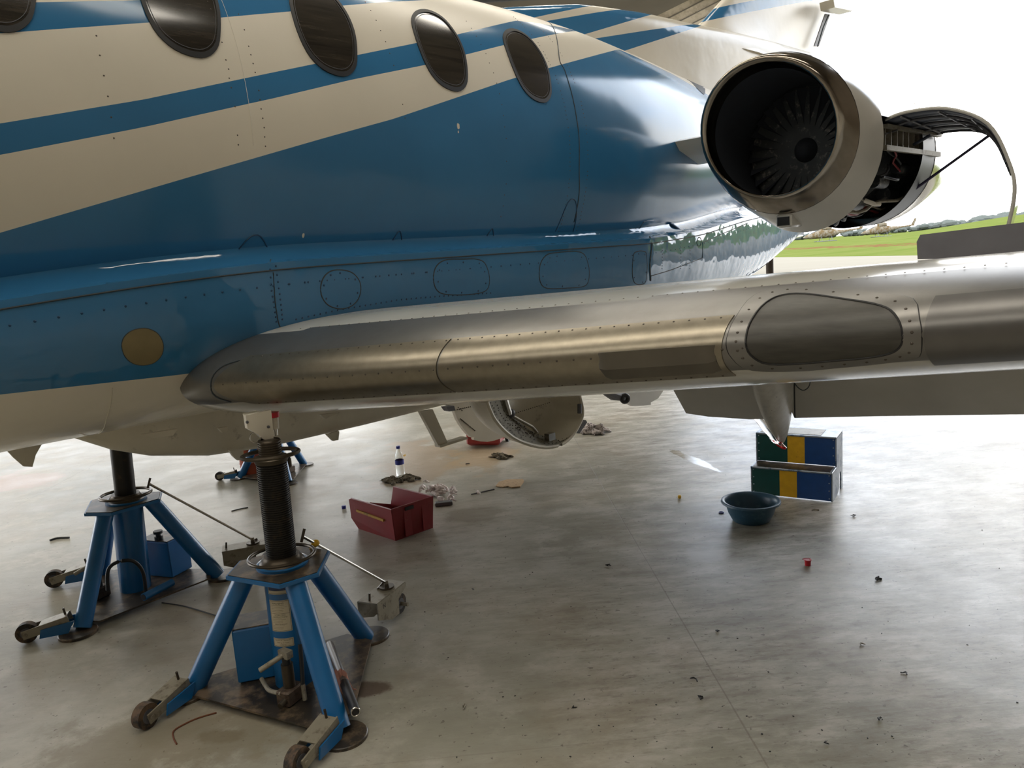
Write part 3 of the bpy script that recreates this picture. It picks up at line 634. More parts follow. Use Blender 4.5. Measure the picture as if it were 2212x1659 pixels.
# landing light window
LI = [(1740, 636), (1690, 639), (1655, 655), (1625, 690), (1612, 725), (1612, 750), (1628, 772), (1660, 785), (1730, 784), (1800, 778), (1870, 772), (1920, 763), (1943, 750), (1950, 730), (1945, 700), (1925, 672), (1890, 658), (1830, 648)]
LO = [(1745, 622), (1680, 623), (1630, 640), (1595, 680), (1576, 715), (1570, 745), (1582, 772), (1625, 798), (1730, 799), (1800, 793), (1875, 786), (1940, 778), (1985, 768), (1990, 730), (1985, 690), (1972, 648), (1900, 635), (1830, 627)]
Oi = dens(WI(LI), 3); Oo = dens(WI(LO), 3)
lw = frame('wing', Oi, Oo, .0045, 4).build('light_frame', 'alu', AC, smooth=45)
seamline('wing', Oo, .003, .0015, closed=True, k=1).build('edge_gap', 'black', lw)
q = Oi+(Oo-Oi)*.5; rivets('wing', [tuple(q[i]) for i in range(0, len(q), 2)], .0042, off=.0045).build('screws', 'rivet', lw, kind='stuff', smooth=0)
ll = patch('wing', Oi, .002, 9, drop=.003).build('landing_light_lens', 'lens', AC, smooth=60)
seamline('wing', Oi, .0035, .002, closed=True, k=1).build('lens_seal', 'black', ll)
for x, y, r in ((1740, 710, .058), (1880, 712, .052)):
    p = onsurf('wing', WI([(x, y)])[0], -.085)
    MB().lathe(p, (-.9, -.3, 0), [(-.04, .01), (-.02, r*.6), (.03, r), (.034, r)], 24).build('reflector', 'steel', ll)
# flap with its track fairing
FX = 3.62
def fp(x, y, X): return at(x, y, 'X', X)
fl_lo = [(1482, 893), (1530, 900), (1620, 906), (1712, 903), (1900, 899), (2212, 895), (2330, 893)]
def flap(L, x_in, name):
    R = []
    for x, y in L:
        te = fp(x, y, 4.0); yy = te[1]; le = np.array((FX-.02, yy-.0, 1.20+(-yy-1.2)*.045)); mid = te*.5+le*.5
        n = np.array((.83, 0, .55)); R.append([te, mid-n*.03, le-n*.055, le+np.array((-.05, 0, .03)), le+n*.06, mid+n*.05])
    return MB().rings(R, True, True)
o = flap([(1482, 893), (1530, 900), (1620, 906), (1708, 903.2)], 0, 'flap').build('flap', M['greyw'], AC, smooth=30)
o2 = flap([(1716, 903), (1900, 899), (2212, 895), (2900, 880)], 0, 'flap').build('flap', M['greyw'], AC, smooth=30)
for L, n in (([(1712, 805), (1718, 830), (1733, 843), (1745, 838), (1750, 825), (1747, 803)], 3), ([(1612, 805), (1618, 822), (1632, 838), (1642, 830)], 3)):
    MB().tube([at(x, y, 'X', 3.66) for x, y in dens(L, 3, False)], .0025, 6).build('access_outline', 'seam', o2 if L[0][0] > 1700 else o)
# pod
tip = at(1692, 955, 'X', 4.12); top_ = at(1665, 790, 'X', 3.55); pr = []
for f, w, h in ((0, .075, .15), (.25, .085, .14), (.5, .07, .12), (.75, .045, .085), (.92, .022, .05), (1., .006, .01)):
    c = top_*(1-f)+tip*f; pr.append([c+np.array((h*cos(a)*1.0, w*sin(a), h*.35*cos(a))) for a in np.linspace(0, 2*pi, 17)[:-1]])
MB().rings(pr).build('flap_track_fairing', mat('speckled_grey', (.54, .525, .48), .3, wear=(.04, .035, .03), wscale=22, wamt=(.64, .68)), AC, smooth=45)
mb = MB(); mb.tube([at(x, y, 'X', 3.70) for x, y in [(1716, 800), (1716, 850), (1717, 902)]], .004, 6); mb.build('flap_gap_seal', 'black', AC)
# airbrake raised above the wing
q0 = at(1985, 512, 'X', 3.25); q1 = at(2212, 480, 'X', 3.25)
dd = (q1-q0)
P_ = [at(1984, 560, 'X', 3.25), at(1982, 522, 'X', 3.25), at(1990, 507, 'X', 3.25)]+[q1+(q1-at(1990, 507, 'X', 3.25))*1.5]
P_.append(P_[-1]-np.array((0, 0, .16)))
MB().prism(P_, (.02, 0, 0)).build('airbrake', 'spoil', AC)
# jacking bracket under the wing root
br = MB().prism([at(x, y, 'Y', -1.17) for x, y in [(528, 897), (583, 885), (586, 915), (590, 957), (566, 948), (555, 938), (532, 925)]], (0, .02, 0)).build('jacking_bracket', 'cream', AC)
MB().prism([at(x, y, 'Y', -1.12) for x, y in [(532, 895), (560, 888), (562, 930), (540, 925)]], (0, .06, 0)).build('bracket_web', 'creamdirty', br)
MB().cyl(at(592, 902, 'Y', -1.12), at(594, 926, 'Y', -1.12), .016).build('jack_pad_pin', 'cream', br)
MB().cyl(at(590, 890, 'Y', -1.12), at(591, 901, 'Y', -1.12), .022).build('red_collar', 'red', br, label='red collar')
MB().cyl(at(594, 926, 'Y', -1.12), at(595, 940, 'Y', -1.12), .010).build('pin_tip', 'steel', br)
MB().torus(at(552, 945, 'Y', -1.17), (.3, 1, 0), .020, .0025, 24, 6).build('pull_ring', 'steel', br)
for x, y in ((534, 912), (580, 922)): MB().sphere(at(x, y, 'Y', -1.185), .006, 8, 5).build('bolt', 'dkgrey', br)
# ------------------------------------------------------------------ dorsal fairing and fin
DX = [(3.2, 3.10, .10), (4.0, 3.26, .16), (4.6, 3.37, .20), (5.3, 3.42, .24), (6.0, 3.44, .26), (6.6, 3.47, .26), (7.4, 3.50, .24), (8.4, 3.52, .20), (9.3, 3.45, .10)]
R = []
for x in np.linspace(3.2, 9.3, 50):
    a = np.array(DX); zt = np.interp(x, a[:, 0], a[:, 1]); w = np.interp(x, a[:, 0], a[:, 2]); zb = float(smooth_interp(ZX, np.array(x)))+.1; pr = []
    flare = .13
    for k in range(29):
        g = -1+2*k/28; s_ = abs(g); y = np.sign(g)*(w*min(1, s_/.32)**.55 if s_ < .32 else w+flare*((s_-.32)/.68)**2); z = zt-.10*(min(s_, .32)/.32)**3 if s_ < .32 else zt-.10-(zt-.10-zb)*((s_-.32)/.68)**.95
        pr.append((x, y, z))
    R.append(pr)
xz = lambda x, y, Y: tuple(at(x, y, 'Y', Y)[[0, 2]])
def seg(L, Y): return [xz(x, y, Y) for x, y in L]
lo1 = seg([(1232, 18), (1300, 4)], -.25); lo2 = seg([(1316, 58), (1360, 45)], -.25); hi2 = seg([(1253, 30), (1310, 21)], -.25); lo3 = seg([(1410, 90), (1465, 72)], -.25); hi3 = seg([(1350, 72), (1420, 62)], -.25)
def ext(s_, a=3., b_=9.5):
    (x0, z0), (x1, z1) = s_; k = (z1-z0)/(x1-x0); return [(-6, max(z0+k*(a-x0), 0)), (a, max(0, z0+k*(a-x0))), (b_, min(5, z0+k*(b_-x0))), (10, min(5, z0+k*(b_-x0)))]
MZ['dors'] = livery('dorsal_livery', [(ext(lo2), ext(hi2), None), (ext(lo3), ext(hi3), None), (ext(lo1), ext([(p[0], p[1]+.25) for p in lo1]), None)], wave=.004, rough=.1)
MB().rings(R, True, True, closed=False).build('dorsal_fairing', MZ['dors'], AC, smooth=50)
LEf = [xz(1500, 64, 0), xz(1560, 0, 0)]; k_ = (LEf[1][0]-LEf[0][0])/(LEf[1][1]-LEf[0][1]); TEf = [xz(1772, 100, 0), xz(1812, 0, 0)]; kt = (TEf[1][0]-TEf[0][0])/(TEf[1][1]-TEf[0][1])
R = []
for z in (3.30, 3.42, 3.5, 3.6, 3.75, 4.0, 4.5, 5.2):
    xl = LEf[0][0]+k_*(z-LEf[0][1]); xt = TEf[0][0]+kt*(z-TEf[0][1]); c_ = xt-xl; fil = .20*max(0, (3.75-z)/.45)**2; pr = []
    for g in np.linspace(0, 2*pi, 41)[:-1]:
        xc = (1-cos(g))/2; pr.append((xl+c_*xc, np.sign(sin(g))*-1*(naca(xc, .115)*c_*.8+fil*sin(pi*min(1, xc*1.2)**.8)*.8), z))
    R.append(pr)
s1 = seg([(1510, 48), (1580, 38)], -.05); s1b = seg([(1510, 48), (1760, 0)], -.05); s2 = seg([(1545, 17), (1640, 0)], -.05)
MZ['fin'] = livery('fin_livery', [(ext(s1b), ext(s2), None)], wave=.004)
fin = MB().rings(R).build('tail_fin', MZ['fin'], AC, smooth=50)
MB().prism([at(x, y, 'Y', -.10) for x, y in [(1782, 30), (1792, 32), (1768, 100), (1758, 100)]], (0, .01, 0)).build('rudder_gap', 'dkgrey', fin)
MB().prism([at(x, y, 'Y', -.2) for x, y in [(1785, 2), (1832, 2), (1828, 28), (1788, 20)]], (0, .15, 0)).build('rudder_fairing', 'cream', fin)
MB().tube([at(x, y, 'Y', -.16) for x, y in [(1790, 32), (1778, 60), (1766, 100)]], .007, 6).build('rudder_seam', 'seam', fin)
# oval vent and scoop on the rear fuselage
O = dens(I('fus', [(1490, 163), (1488, 168), (1500, 185), (1515, 200), (1523, 201), (1518, 190), (1505, 172)]), 3); patch('fus', O, .002, 4).build('oval_vent', 'black', AC)
v_ = I('fus', [(1448, 492)])[0]; p = onsurf('fus', v_, .02)
MB().lathe(p-np.array((.05, 0, -.03)), (.12, -.02, -.06), [(0, .02), (.02, .028), (.12, .028), (.15, .02)], 14).build('drain_scoop', M['brivet'], AC)
# ------------------------------------------------------------------ engine
NS = [  # x, y, z, r, yaw, pitch
    (4.405, -1.63, 2.228, .400, 6, 18), (4.43, -1.632, 2.224, .425, 6, 17), (4.50, -1.635, 2.21, .456, 5, 14), (4.60, -1.64, 2.19, .480, 2, 10), (4.74, -1.645, 2.165, .496, -2, 5), (4.87, -1.65, 2.135, .506, -9, 0)]
def ring(x, y, z, r, yaw, pitch, n=48, th0=0., th1=2*pi, closed=True):
    nn = np.array([1, tan(radians(yaw)), tan(radians(pitch))]); nn /= np.linalg.norm(nn); a = np.cross(nn, (0, 0, 1.)); a /= np.linalg.norm(a); b_ = np.cross(a, nn)   # a points outboard(-y)
    m_ = n if closed else n+1
    return [np.array((x, y, z))+a*r*cos(th0+(th1-th0)*k/n)+b_*r*sin(th0+(th1-th0)*k/n) for k in range(m_)]
EN = MB()
MB().rings([ring(4.53, -1.636, 2.204, .4675, 4, 13)]+[ring(*s_) for s_ in NS[3:]], False, False).build('intake_cowl', 'greyw', AC, smooth=60)
lipr = [ring(4.53, -1.636, 2.204, .4655, 4, 13), ring(4.48, -1.634, 2.214, .450, 5, 15), ring(4.43, -1.632, 2.224, .428, 6, 17), ring(4.405, -1.631, 2.228, .410, 6, 18), ring(4.400, -1.63, 2.229, .397, 6, 18), ring(4.405, -1.63, 2.228, .387, 6, 18), ring(4.43, -1.63, 2.222, .378, 6, 17), ring(4.50, -1.63, 2.21, .372, 5, 14)]
lip = MB().rings(lipr, False, False).build('intake_lip', 'chrome', AC, smooth=60)
MB().rings([ring(4.50, -1.63, 2.21, .3725, 5, 14), ring(4.7, -1.635, 2.175, .38, 0, 6), ring(4.95, -1.64, 2.14, .39, 0, 0)], False, False).build('intake_duct', M['fanm'], lip, smooth=60)
fan = MB().lathe((4.95, -1.64, 2.14), (-1, 0, 0), [(-.03, .39), (0, .39), (.001, .085), (.05, .075), (.10, .05), (.13, .015)], 40).build('fan_hub', 'fanm', AC, smooth=45)
bl = None
for k in range(28):
    if bl is None:
        a_ = 0; bl = MB().prism([(4.955-.04, -1.64, 2.14+.10), (4.955-.10, -1.64+.035, 2.14+.37), (4.955-.02, -1.64-.055, 2.14+.38), (4.955-.0, -1.64-.02, 2.14+.10)], (.006, 0, 0))
    mb = MB(); ca, sa = cos(2*pi*k/28), sin(2*pi*k/28)
    mb.v = [(x, -1.64+(y+1.64)*ca-(z-2.14)*sa, 2.14+(y+1.64)*sa+(z-2.14)*ca) for x, y, z in bl.v]; mb.f = bl.f; mb.m = bl.m
    mb.build('fan_blade', M['fanm'], fan, smooth=0)
# rear nacelle: closed over the top and inboard, open outboard and below
RS = [(5.2, -1.64, 2.13, .505), (5.55, -1.63, 2.125, .495), (5.95, -1.61, 2.12, .470)]
MB().rings([ring(4.872, -1.65, 2.135, .5035, -9, 0, 30, radians(14), radians(228), False)]+[ring(x, y, z, r, 0, 0, 30, radians(14), radians(228), False) for x, y, z, r in RS], False, False, closed=False).build('upper_cowl', 'greyw', AC, smooth=60)
MB().rings([ring(x, y, z, r, 0, 0) for x, y, z, r in [(5.95, -1.61, 2.12, .40), (5.95, -1.61, 2.12, .472), (6.15, -1.60, 2.12, .462), (6.35, -1.59, 2.12, .43), (6.7, -1.58, 2.12, .36), (6.95, -1.57, 2.12, .31), (6.9, -1.57, 2.12, .27)]], True, True).build('exhaust_nozzle', 'chrome', AC, smooth=50)
core = MB().lathe((4.9, -1.64, 2.13), (1, 0.03, 0), [(0, .36), (.05, .36), (.2, .33), (.25, .36), (.3, .33), (.5, .30), (.55, .34), (.6, .31), (.85, .38), (.9, .43), (1.06, .43)], 40).build('engine_core', 'core', AC, smooth=30)
random.seed(11)
for k in range(26):
    th = radians(random.uniform(-120, 5)); x0 = random.uniform(4.95, 5.3); L = random.uniform(.2, .6); r0 = random.uniform(.37, .445); P = []; th2 = th+random.uniform(-.5, .5)
    for j in range(8):
        f = j/7; tt = th+(th2-th)*f; rr = r0+.02*sin(f*9+k); P.append((x0+L*f, -1.64-rr*cos(tt), 2.13+rr*sin(tt)))
    MB().tube(P, random.choice([.006, .008, .011, .014]), 7).build('pipe', ['zinc', 'core', 'dkgrey', 'core', 'zinc', 'redbin'][k % 6], core)
for th, x, s_ in [(-35, 5.2, .07), (-60, 5.1, .09), (-80, 5.3, .07), (-20, 5.45, .06), (-95, 5.05, .06), (-50, 5.55, .08)]:
    th = radians(th); MB().cyl((x, -1.64-.37*cos(th), 2.13+.37*sin(th)), (x+.14, -1.64-.38*cos(th), 2.13+.38*sin(th)), s_*.6, n=14).build('accessory', 'core', core)
MB().tube([at(1868, 433, 'X', 5.05), at(1890, 441, 'X', 5.06), at(1900, 441, 'X', 5.1)], .014, 8).build('white_duct', 'cream', core)
rk = MB()
for k in range(9): rk.box((5.0+k*.1, -2.07, 2.155), (.012, .03, .12))
rk.box((5.45, -2.10, 2.215), (1.0, .03, .02)); rk.box((5.45, -2.10, 2.09), (1.0, .025, .03)); rk.build('hinge_frame', 'zinc', core, smooth=0)
rp = MB().rings([ring(4.90, -1.65, 2.135, .49, -9, 0), ring(4.90, -1.65, 2.14, .34, 0, 0)], False, False).build('bulkhead', 'core', core)
MB().rings([ring(x, y, z, r, 0, 0, 30, radians(-132), radians(14), False) for x, y, z, r in [(5.58, -1.63, 2.125, .485), (5.955, -1.61, 2.12, .468)]], False, False, closed=False).build('bay_liner', 'doorin', AC, smooth=60)
# scoop below the intake cowl
p = at(1697, 482, 'Y', -1.62)
sc_ = MB().box(p+np.array((.06, 0, .015)), (.17, .10, .085), bev=.012).build('drain_scoop', 'greyw', AC); MB().box(p+np.array((-.027, 0, .012)), (.012, .075, .052)).build('scoop_mouth', 'black', sc_)
pxprism([(1805-20, 466), (1797, 462), (1765+15, 473), (1768, 478)], 'Y', -1.75, .01).build('cowl_slot', 'black', AC)
# open cowl door
A_ = dens([(-2.10, 2.24), (-2.22, 2.263), (-2.43, 2.244), (-2.626, 2.132), (-2.73, 1.92), (-2.76, 1.76), (-2.73, 1.55)], 5, False)
B_ = dens([(-2.002, 2.207), (-2.173, 2.234), (-2.379, 2.198), (-2.473, 2.09), (-2.557, 1.862), (-2.573, 1.744), (-2.535, 1.55)], 5, False)
R = [[(4.95+.95*f, *(A_[i]*(1-f)+B_[i]*f)) for i in range(len(A_))] for f in np.linspace(0, 1, 9)]
dr = MB().rings(R, False, False, closed=False); dr = dr.build('cowl_door', ['greyw', 'doorin'], AC, smooth=50, label='open curved cowl door, dark inside')
sm = dr.modifiers.new('s', 'SOLIDIFY'); sm.thickness = .018; sm.offset = 1; sm.material_offset = 1
for f in (.2, .45, .7, .95):
    MB().tube([(4.95+.95*f, *(A_[i]*(1-f)+B_[i]*f-np.array((0, .012)))) for i in range(0, 20)], .009, 6).build('rib', 'dkgrey', dr)
for i in (4, 9, 13):
    MB().tube([(4.95+.95*f, *(A_[i]*(1-f)+B_[i]*f-np.array((0, .012)))) for f in np.linspace(0, 1, 8)], .006, 6).build('stringer', 'dkgrey', dr)
MB().cyl((5.75, -2.447, 2.15), at(1977, 408, 'X', 5.75), .009).build('stay_rod', mat('stay_purple', (.04, .03, .09), .5), dr)
MB().cyl(at(2010, 292, 'X', 5.5), at(1973, 313, 'X', 5.5), .010).build('stay_rod', 'doorin', dr)
# pylon stub in front of the engine
MB().prism([at(x, y, 'Y', -.95) for x, y in [(1476, 303), (1490, 298), (1530, 300), (1545, 350), (1520, 338), (1488, 322)]], (0, .5, 0)).build('pylon', 'cream', AC)
# ------------------------------------------------------------------ jacks
def txt(s_, size, mt, parent, f, name='lettering'):
    cu = bpy.data.curves.new(name, 'FONT'); cu.body = s_; cu.size = size; cu.align_x = 'CENTER'; cu.align_y = 'CENTER'; cu.resolution_u = 2
    to = bpy.data.objects.new(name, cu); COL.objects.link(to); dg = bpy.context.evaluated_depsgraph_get(); me0 = to.evaluated_get(dg).to_mesh()
    vs = [f(v.co.x, v.co.y) for v in me0.vertices]; fs = [tuple(p.vertices) for p in me0.polygons]; to.evaluated_get(dg).to_mesh_clear()
    bpy.data.objects.remove(to); mb = MB(); mb.add(vs, fs); return mb.build(name, mt, parent, smooth=0, fixn=False)
def jack(loc, phi, dphi, label, top, boxp, pump, style, lean, face=None):
    """phi: bearing of the special foot, dphi: bearing of its wheel bracket"""
    c = np.array((*loc, 0.)); J = thing('tripod_jack', label, 'jack', tuple(c), 'blue hydraulic tripod jacks')
    def L(x, y, z): return c+np.array((x, y, z))
    RF = .405; feet = [phi, phi+radians(121), phi-radians(112 if style == 'front' else 120)]; E3 = lambda a: np.array((cos(a), sin(a), 0.))
    for k, a in enumerate(feet):
        f0 = c+E3(a)*RF; lg = MB().cyl(c+E3(a)*.135+np.array((0, 0, .485)), f0+np.array((0, 0, .016)), .040, n=20).build('leg', 'jackblue', J)
        MB().lathe(f0+E3(a)*.03, (0, 0, 1), [(0, .085), (.010, .085), (.013, .082)], 28).build('foot_pad', 'grime', lg)
        bd = dphi if k == 0 else dphi+pi; d = E3(bd); n_ = np.array((-d[1], d[0], 0)); big = (k == 0)
        if style == 'far' and k != 1: continue
        o_ = f0+d*(.06); Rb = np.stack([d, n_, (0, 0, 1.)], 1)
        ln = .24 if big else .15; zt = .155 if big else .095; tilt = 0
        brk = MB(); w = .05 if big else .033
        q0 = o_+np.array((0, 0, zt)); 
        if big:
            brk.box(q0+d*(ln/2-.02), (ln, 2*w, .006), Rb)
            for s_ in (-1, 1):
                brk.prism([q0+n_*w*s_+d*(-.02+.0)+np.array((0, 0, 0)), q0+n_*w*s_+d*(ln-.02), q0+n_*w*s_+d*(ln-.02)+np.array((0, 0, -.02)), q0+n_*w*s_+d*(ln*.62)+np.array((0, 0, -.05)), q0+n_*w*s_+d*(ln*.6)+np.array((0, 0, -.12)), q0+n_*w*s_+d*(ln*.35)+np.array((0, 0, -.12)), q0+n_*w*s_+d*(-.02)+np.array((0, 0, -.075))], n_*.006)
            wc = f0+d*.275+np.array((0, 0, .047))
        else:
            sl = np.array((0, 0, -.33)); dd_ = (d+sl*.55); dd_ /= np.linalg.norm(dd_); up = np.cross(dd_, n_); up = up if up[2] > 0 else -up
            Rt = np.stack([dd_, n_, up], 1); brk.box(q0+dd_*.05, (.12, 2*w, .005), Rt)
            for s_ in (-1, 1): brk.box(q0+dd_*.085-up*.018+n_*w*s_, (.20, .006, .04), Rt)
            wc = f0+d*.225+np.array((0, 0, .047))
        bo = brk.build('wheel_bracket', 'zinc', J, smooth=0)
        MB().cyl(wc-n_*.018, wc+n_*.018, .047, n=28).build('wheel', 'rubber', J)
        MB().cyl(wc-n_*(w+.008), wc+n_*(w+.008), .009, n=10).build('axle_bolt', 'zinc', bo)
        MB().cyl(wc-n_*.0195, wc+n_*.0195, .026, n=20).build('wheel_hub', 'dkgrey', bo)
        MB().cyl(q0+d*.0+np.array((0, 0, 0)), q0+d*.005+np.array((0, 0, .035)), .005, n=8).build('pin', 'ringm', bo)
        for s_ in (-1, 1):
            if not big: MB().prism([f0+d*.02+n_*.042*s_+np.array((0, 0, .075)), f0+d*.16+n_*.042*s_+np.array((0, 0, .06)), f0+d*.17+n_*.042*s_+np.array((0, 0, .02)), f0+d*.05+n_*.042*s_+np.array((0, 0, .02))], n_*.006).build('bracket_arm', 'jackblue', J)
        if big:
            MB().lathe(q0+d*.14+np.array((0, 0, .003)), (0, 0, 1), [(0, .035), (.008, .035), (.008, .012), (.02, .010)], 20).build('swivel_plate', 'ringm', bo); hook = q0+d*.14+np.array((0, 0, .025))
            for s_ in (-1,): MB().cyl(q0+d*.115+n_*.03, q0+d*.165+n_*.03+np.array((0, 0, .012)), .008, n=8).build('swivel_lug', 'ringm', bo)
            if style == 'front':
                fp_ = q0-n_*(w+.004)+d*.03+np.array((0, 0, -.03))
                txt('N', .03, 'ink', bo, lambda x, y: fp_+d*x+np.array((0, 0, y)))
    # base plate and top plate
    def trip(r, cut, z, th, name, mt, par=J):
        P = []
        for a in feet:
            e = E3(a); t_ = np.array((-e[1], e[0], 0)); P += [c+e*r-t_*cut+np.array((0, 0, z)), c+e*r+t_*cut+np.array((0, 0, z))]
        P = sorted(P, key=lambda p: atan2(p[1]-c[1], p[0]-c[0])); return MB().prism(P, (0, 0, th)).build(name, mt, par, smooth=0)
    trip(.37, .07, .030, .008, 'base_plate', 'grime')
    trip(.185, .075, .50, .014, 'top_plate', 'jackblue')
    trip(.178, .07, .5085, .003, 'plate_grime', 'grime')
    ax = np.array((lean[0], lean[1], 1.)); A0 = c+np.array((0, 0, .034)); pt = lambda z: c+np.array((lean[0]*z, lean[1]*z, z))
    cy = MB().cyl(pt(.034), pt(.495), .075, n=32).build('cylinder', 'jackblue', J)
    MB().lathe(pt(.507), ax, [(0, .098), (.012, .098), (.014, .09)], 32).build('collar', 'jackblue', J)
    MB().lathe(pt(.521), ax, [(0, .085), (.010, .08), (.022, .068), (.03, .066)], 32).build('lock_nut', 'ringm', J)
    MB().torus(pt(.545), (0.02, .02, 1), .122 if style == 'front' else .120, .0065 if style == 'front' else .008, 48, 8).build('lock_ring', 'ringm', J)
    if style == 'front':
        prof = []; z = .53; prof = [(z, .0)]
        while z < .905: prof += [(z, .056), (z+.003, .056), (z+.004, .0525), (z+.0075, .0525)]; z += .0085
        prof += [(.91, .056), (.92, .0)]
        MB().lathe(pt(0), ax, prof, 28, cap=False).build('threaded_ram', 'ram', J, smooth=0)
        prof = []; z = .92; prof = [(.91, .0)]
        while z < top: prof += [(z, .042), (z+.003, .042), (z+.005, .0385), (z+.008, .0385)]; z += .009
        prof += [(top, .042), (top+.004, .0)]
        MB().lathe(pt(0), ax, prof, 28, cap=False).build('inner_ram', 'ringm', J, smooth=0)
        MB().lathe(pt(.912), ax, [(0, .058), (.018, .066), (.024, .060), (.03, .045)], 28).build('upper_nut', 'ringm', J)
        MB().torus(pt(.944), (0.03, .05, 1), .102, .008, 48, 8).build('upper_ring', 'ringm', J)
    else:
        MB().cyl(pt(.53), pt(top), .050, n=30).build('ram', 'ram', J)
    # reservoir box
    bx, by, bw, bd_, bh, ba = boxp; Rb = Rz(ba); bb = MB().box(c+np.array((bx, by, .036+bh/2)), (bw, bd_, bh), Rb, bev=.006).build('reservoir_box', 'jackblue', J, smooth=20)
    MB().box(c+np.array((bx, by, .039+bh)), (bw*.96, bd_*.96, .004), Rb).build('box_lid', 'grime', bb, smooth=0)
    if style != 'front':
        p_ = c+np.array((bx, by, .04+bh))+Rb@np.array((-.05, -.02, 0)); MB().lathe(p_, (0, 0, 1), [(0, .022), (.02, .022), (.021, .014), (.035, .013), (.036, .024), (.05, .024)], 14).build('filler_cap', 'black', bb)
    # pump
    px_, py_ = pump; P0 = c+np.array((px_, py_, .034))
    pb = MB().box(P0+np.array((0, 0, .03)), (.09, .06, .06), Rz(radians(20)), bev=.006).build('pump_block', 'rusty', J)
    MB().cyl(P0+np.array((0, 0, .06)), P0+np.array((0, 0, .15)), .022, n=16).build('pump_barrel', 'ringm', pb)
    MB().cyl(P0+np.array((0, 0, .15)), P0+np.array((0, 0, .18)), .016, n=14).build('pump_neck', 'black', pb)
    e = P0+np.array((0, 0, .19)); MB().box(e, (.05, .028, .028), Rz(radians(100))).build('lever_socket', 'zinc', pb)
    MB().cyl(e, e+np.array((-.085, .045, -.045)), .010, n=12).build('lever_stub', 'zinc', pb)
    MB().cyl(P0+np.array((-.04, -.03, .03)), P0+np.array((-.065, -.04, .025)), .012, n=12).build('release_valve', 'ringm', pb)
    if style == 'far': return J, c, pt, None, None, cy, P0
    # tow rod
    s0 = pt(.56)+E3(phi)*.115+np.array((0, 0, .02)) 
    rod = MB().tube([s0, s0+(hook-s0)*.5, hook], .0062, 8).build('tow_rod', 'steel', J)
    MB().cyl(s0-np.array((.01, 0, .02)), s0+np.array((.01, 0, .03)), .006, n=8).build('rod_hook', 'ringm', rod)
    MB().cyl(hook-np.array((0, 0, .015)), hook+np.array((0, 0, .012)), .010, n=10).build('rod_eye', 'zinc', rod)
    return J, c, pt, hook, s0, cy, P0
c1 = at(652, 1489, 'Z', 0)
ctr = np.array((1.296, -1.195)); g0 = lambda x, y: at(x, y, 'Z', 0)[:2]
J1, c, pt, hook, s0, cy, P0 = jack(ctr, radians(14), radians(22), 'blue tripod jack in front, long threaded ram under the wing root, printed labels', .995, (-.055, .165, .17, .14, .22, radians(-30)), tuple(g0(632, 1532)-ctr), 'front', (.011, -.008))
MB().tube(dens(np.array([at(565, 1466, 'Y', -1.16), at(573, 1480, 'Y', -1.2), at(583, 1492, 'Y', -1.26), at(608, 1498, 'Y', -1.33)]), 4, False), .0085, 10).build('fluid_pipe', 'zinc', J1)
MB().tube([at(648, 1392, 'Y', -1.34), at(652, 1440, 'Y', -1.36), at(654, 1480, 'Y', -1.37)], .008, 10).build('hose', 'black', J1)
MB().tube([at(654, 1478, 'Y', -1.37), at(659, 1512, 'Y', -1.38)], .0085, 6).build('hose_fitting', 'zinc', J1)
# labels wrapped round the cylinder
cd_ = CAM-c; fa = atan2(cd_[1], cd_[0])+radians(-24)
def wrap(z0, r=.0765):
    return lambda x, y: (lambda a, z: np.array((pt(z)[0]+r*cos(a), pt(z)[1]+r*sin(a), z)))(fa+x/r, z0+y)
def lab(z0, w, h, mt, r=.0758, name='printed_label', par=None):
    mb = MB(); f = wrap(z0, r); g = wrap(z0, .073); R = [[f(-w/2+w*i/10, -h/2) for i in range(11)], [f(-w/2+w*i/10, h/2) for i in range(11)]]; mb.rings(R, False, False, closed=False); return mb.build(name, mt, par or J1, smooth=60, fixn=False)
def ftxt(s_, size, z0, x0=0., par=None, mt='ink'):
    f = wrap(z0, .0764); return txt(s_, size, mt, par, lambda x, y: f((x+x0), y))
for z0, h, L in ((.436, .030, None), (.335, .125, 1), (.228, .034, 2)):
    lb = lab(z0, .082, h, 'paper')
    lab(z0, .078, .0012, 'ink', .0761, 'border_line', lb) if False else None
    for zz in (h/2-.003, -h/2+.003): lab(z0+zz, .076, .0012, 'ink', .0762, 'border_line', lb)
    for s_ in (-1, 1):
        f = wrap(z0, .0762); MB().rings([[f(s_*.038-.0006, -h/2+.003), f(s_*.038+.0006, -h/2+.003)], [f(s_*.038-.0006, h/2-.003), f(s_*.038+.0006, h/2-.003)]], False, False, closed=False).build('border_line', 'ink', lb, fixn=False)
    if L is None: lab(z0+.006, .074, .013, 'navy', .0762, 'header_bar', lb)
    if L == 1:
        ftxt('WARNING', .010, z0+.050, -.005, lb); ftxt('OPERATING', .008, z0+.004, 0, lb); ftxt('INSTRUCTIONS', .008, z0-.004, 0, lb); ftxt('MAINTENANCE', .007, z0-.033, 0, lb); lab(z0+.010, .076, .001, 'ink', .0762, 'border_line', lb)
        for k in range(16):
            zz = z0+.042-k*.0062
            if k in (5, 6, 7, 12): continue
            ww = random.uniform(.04, .064); f = wrap(zz, .0762); MB().rings([[f(-.033+ww*i/6, -.0007) for i in range(7)], [f(-.033+ww*i/6, .0007) for i in range(7)]], False, False, closed=False).build('text_line', 'zinc', lb, fixn=False)
    if L == 2:
        ftxt('MAXIMUM CAPACITY', .0068, z0+.009, 0, lb); ftxt('5000 kg - 5 Tonne', .0065, z0, 0, lb); ftxt('11000 lbs', .0065, z0-.009, 0, lb)
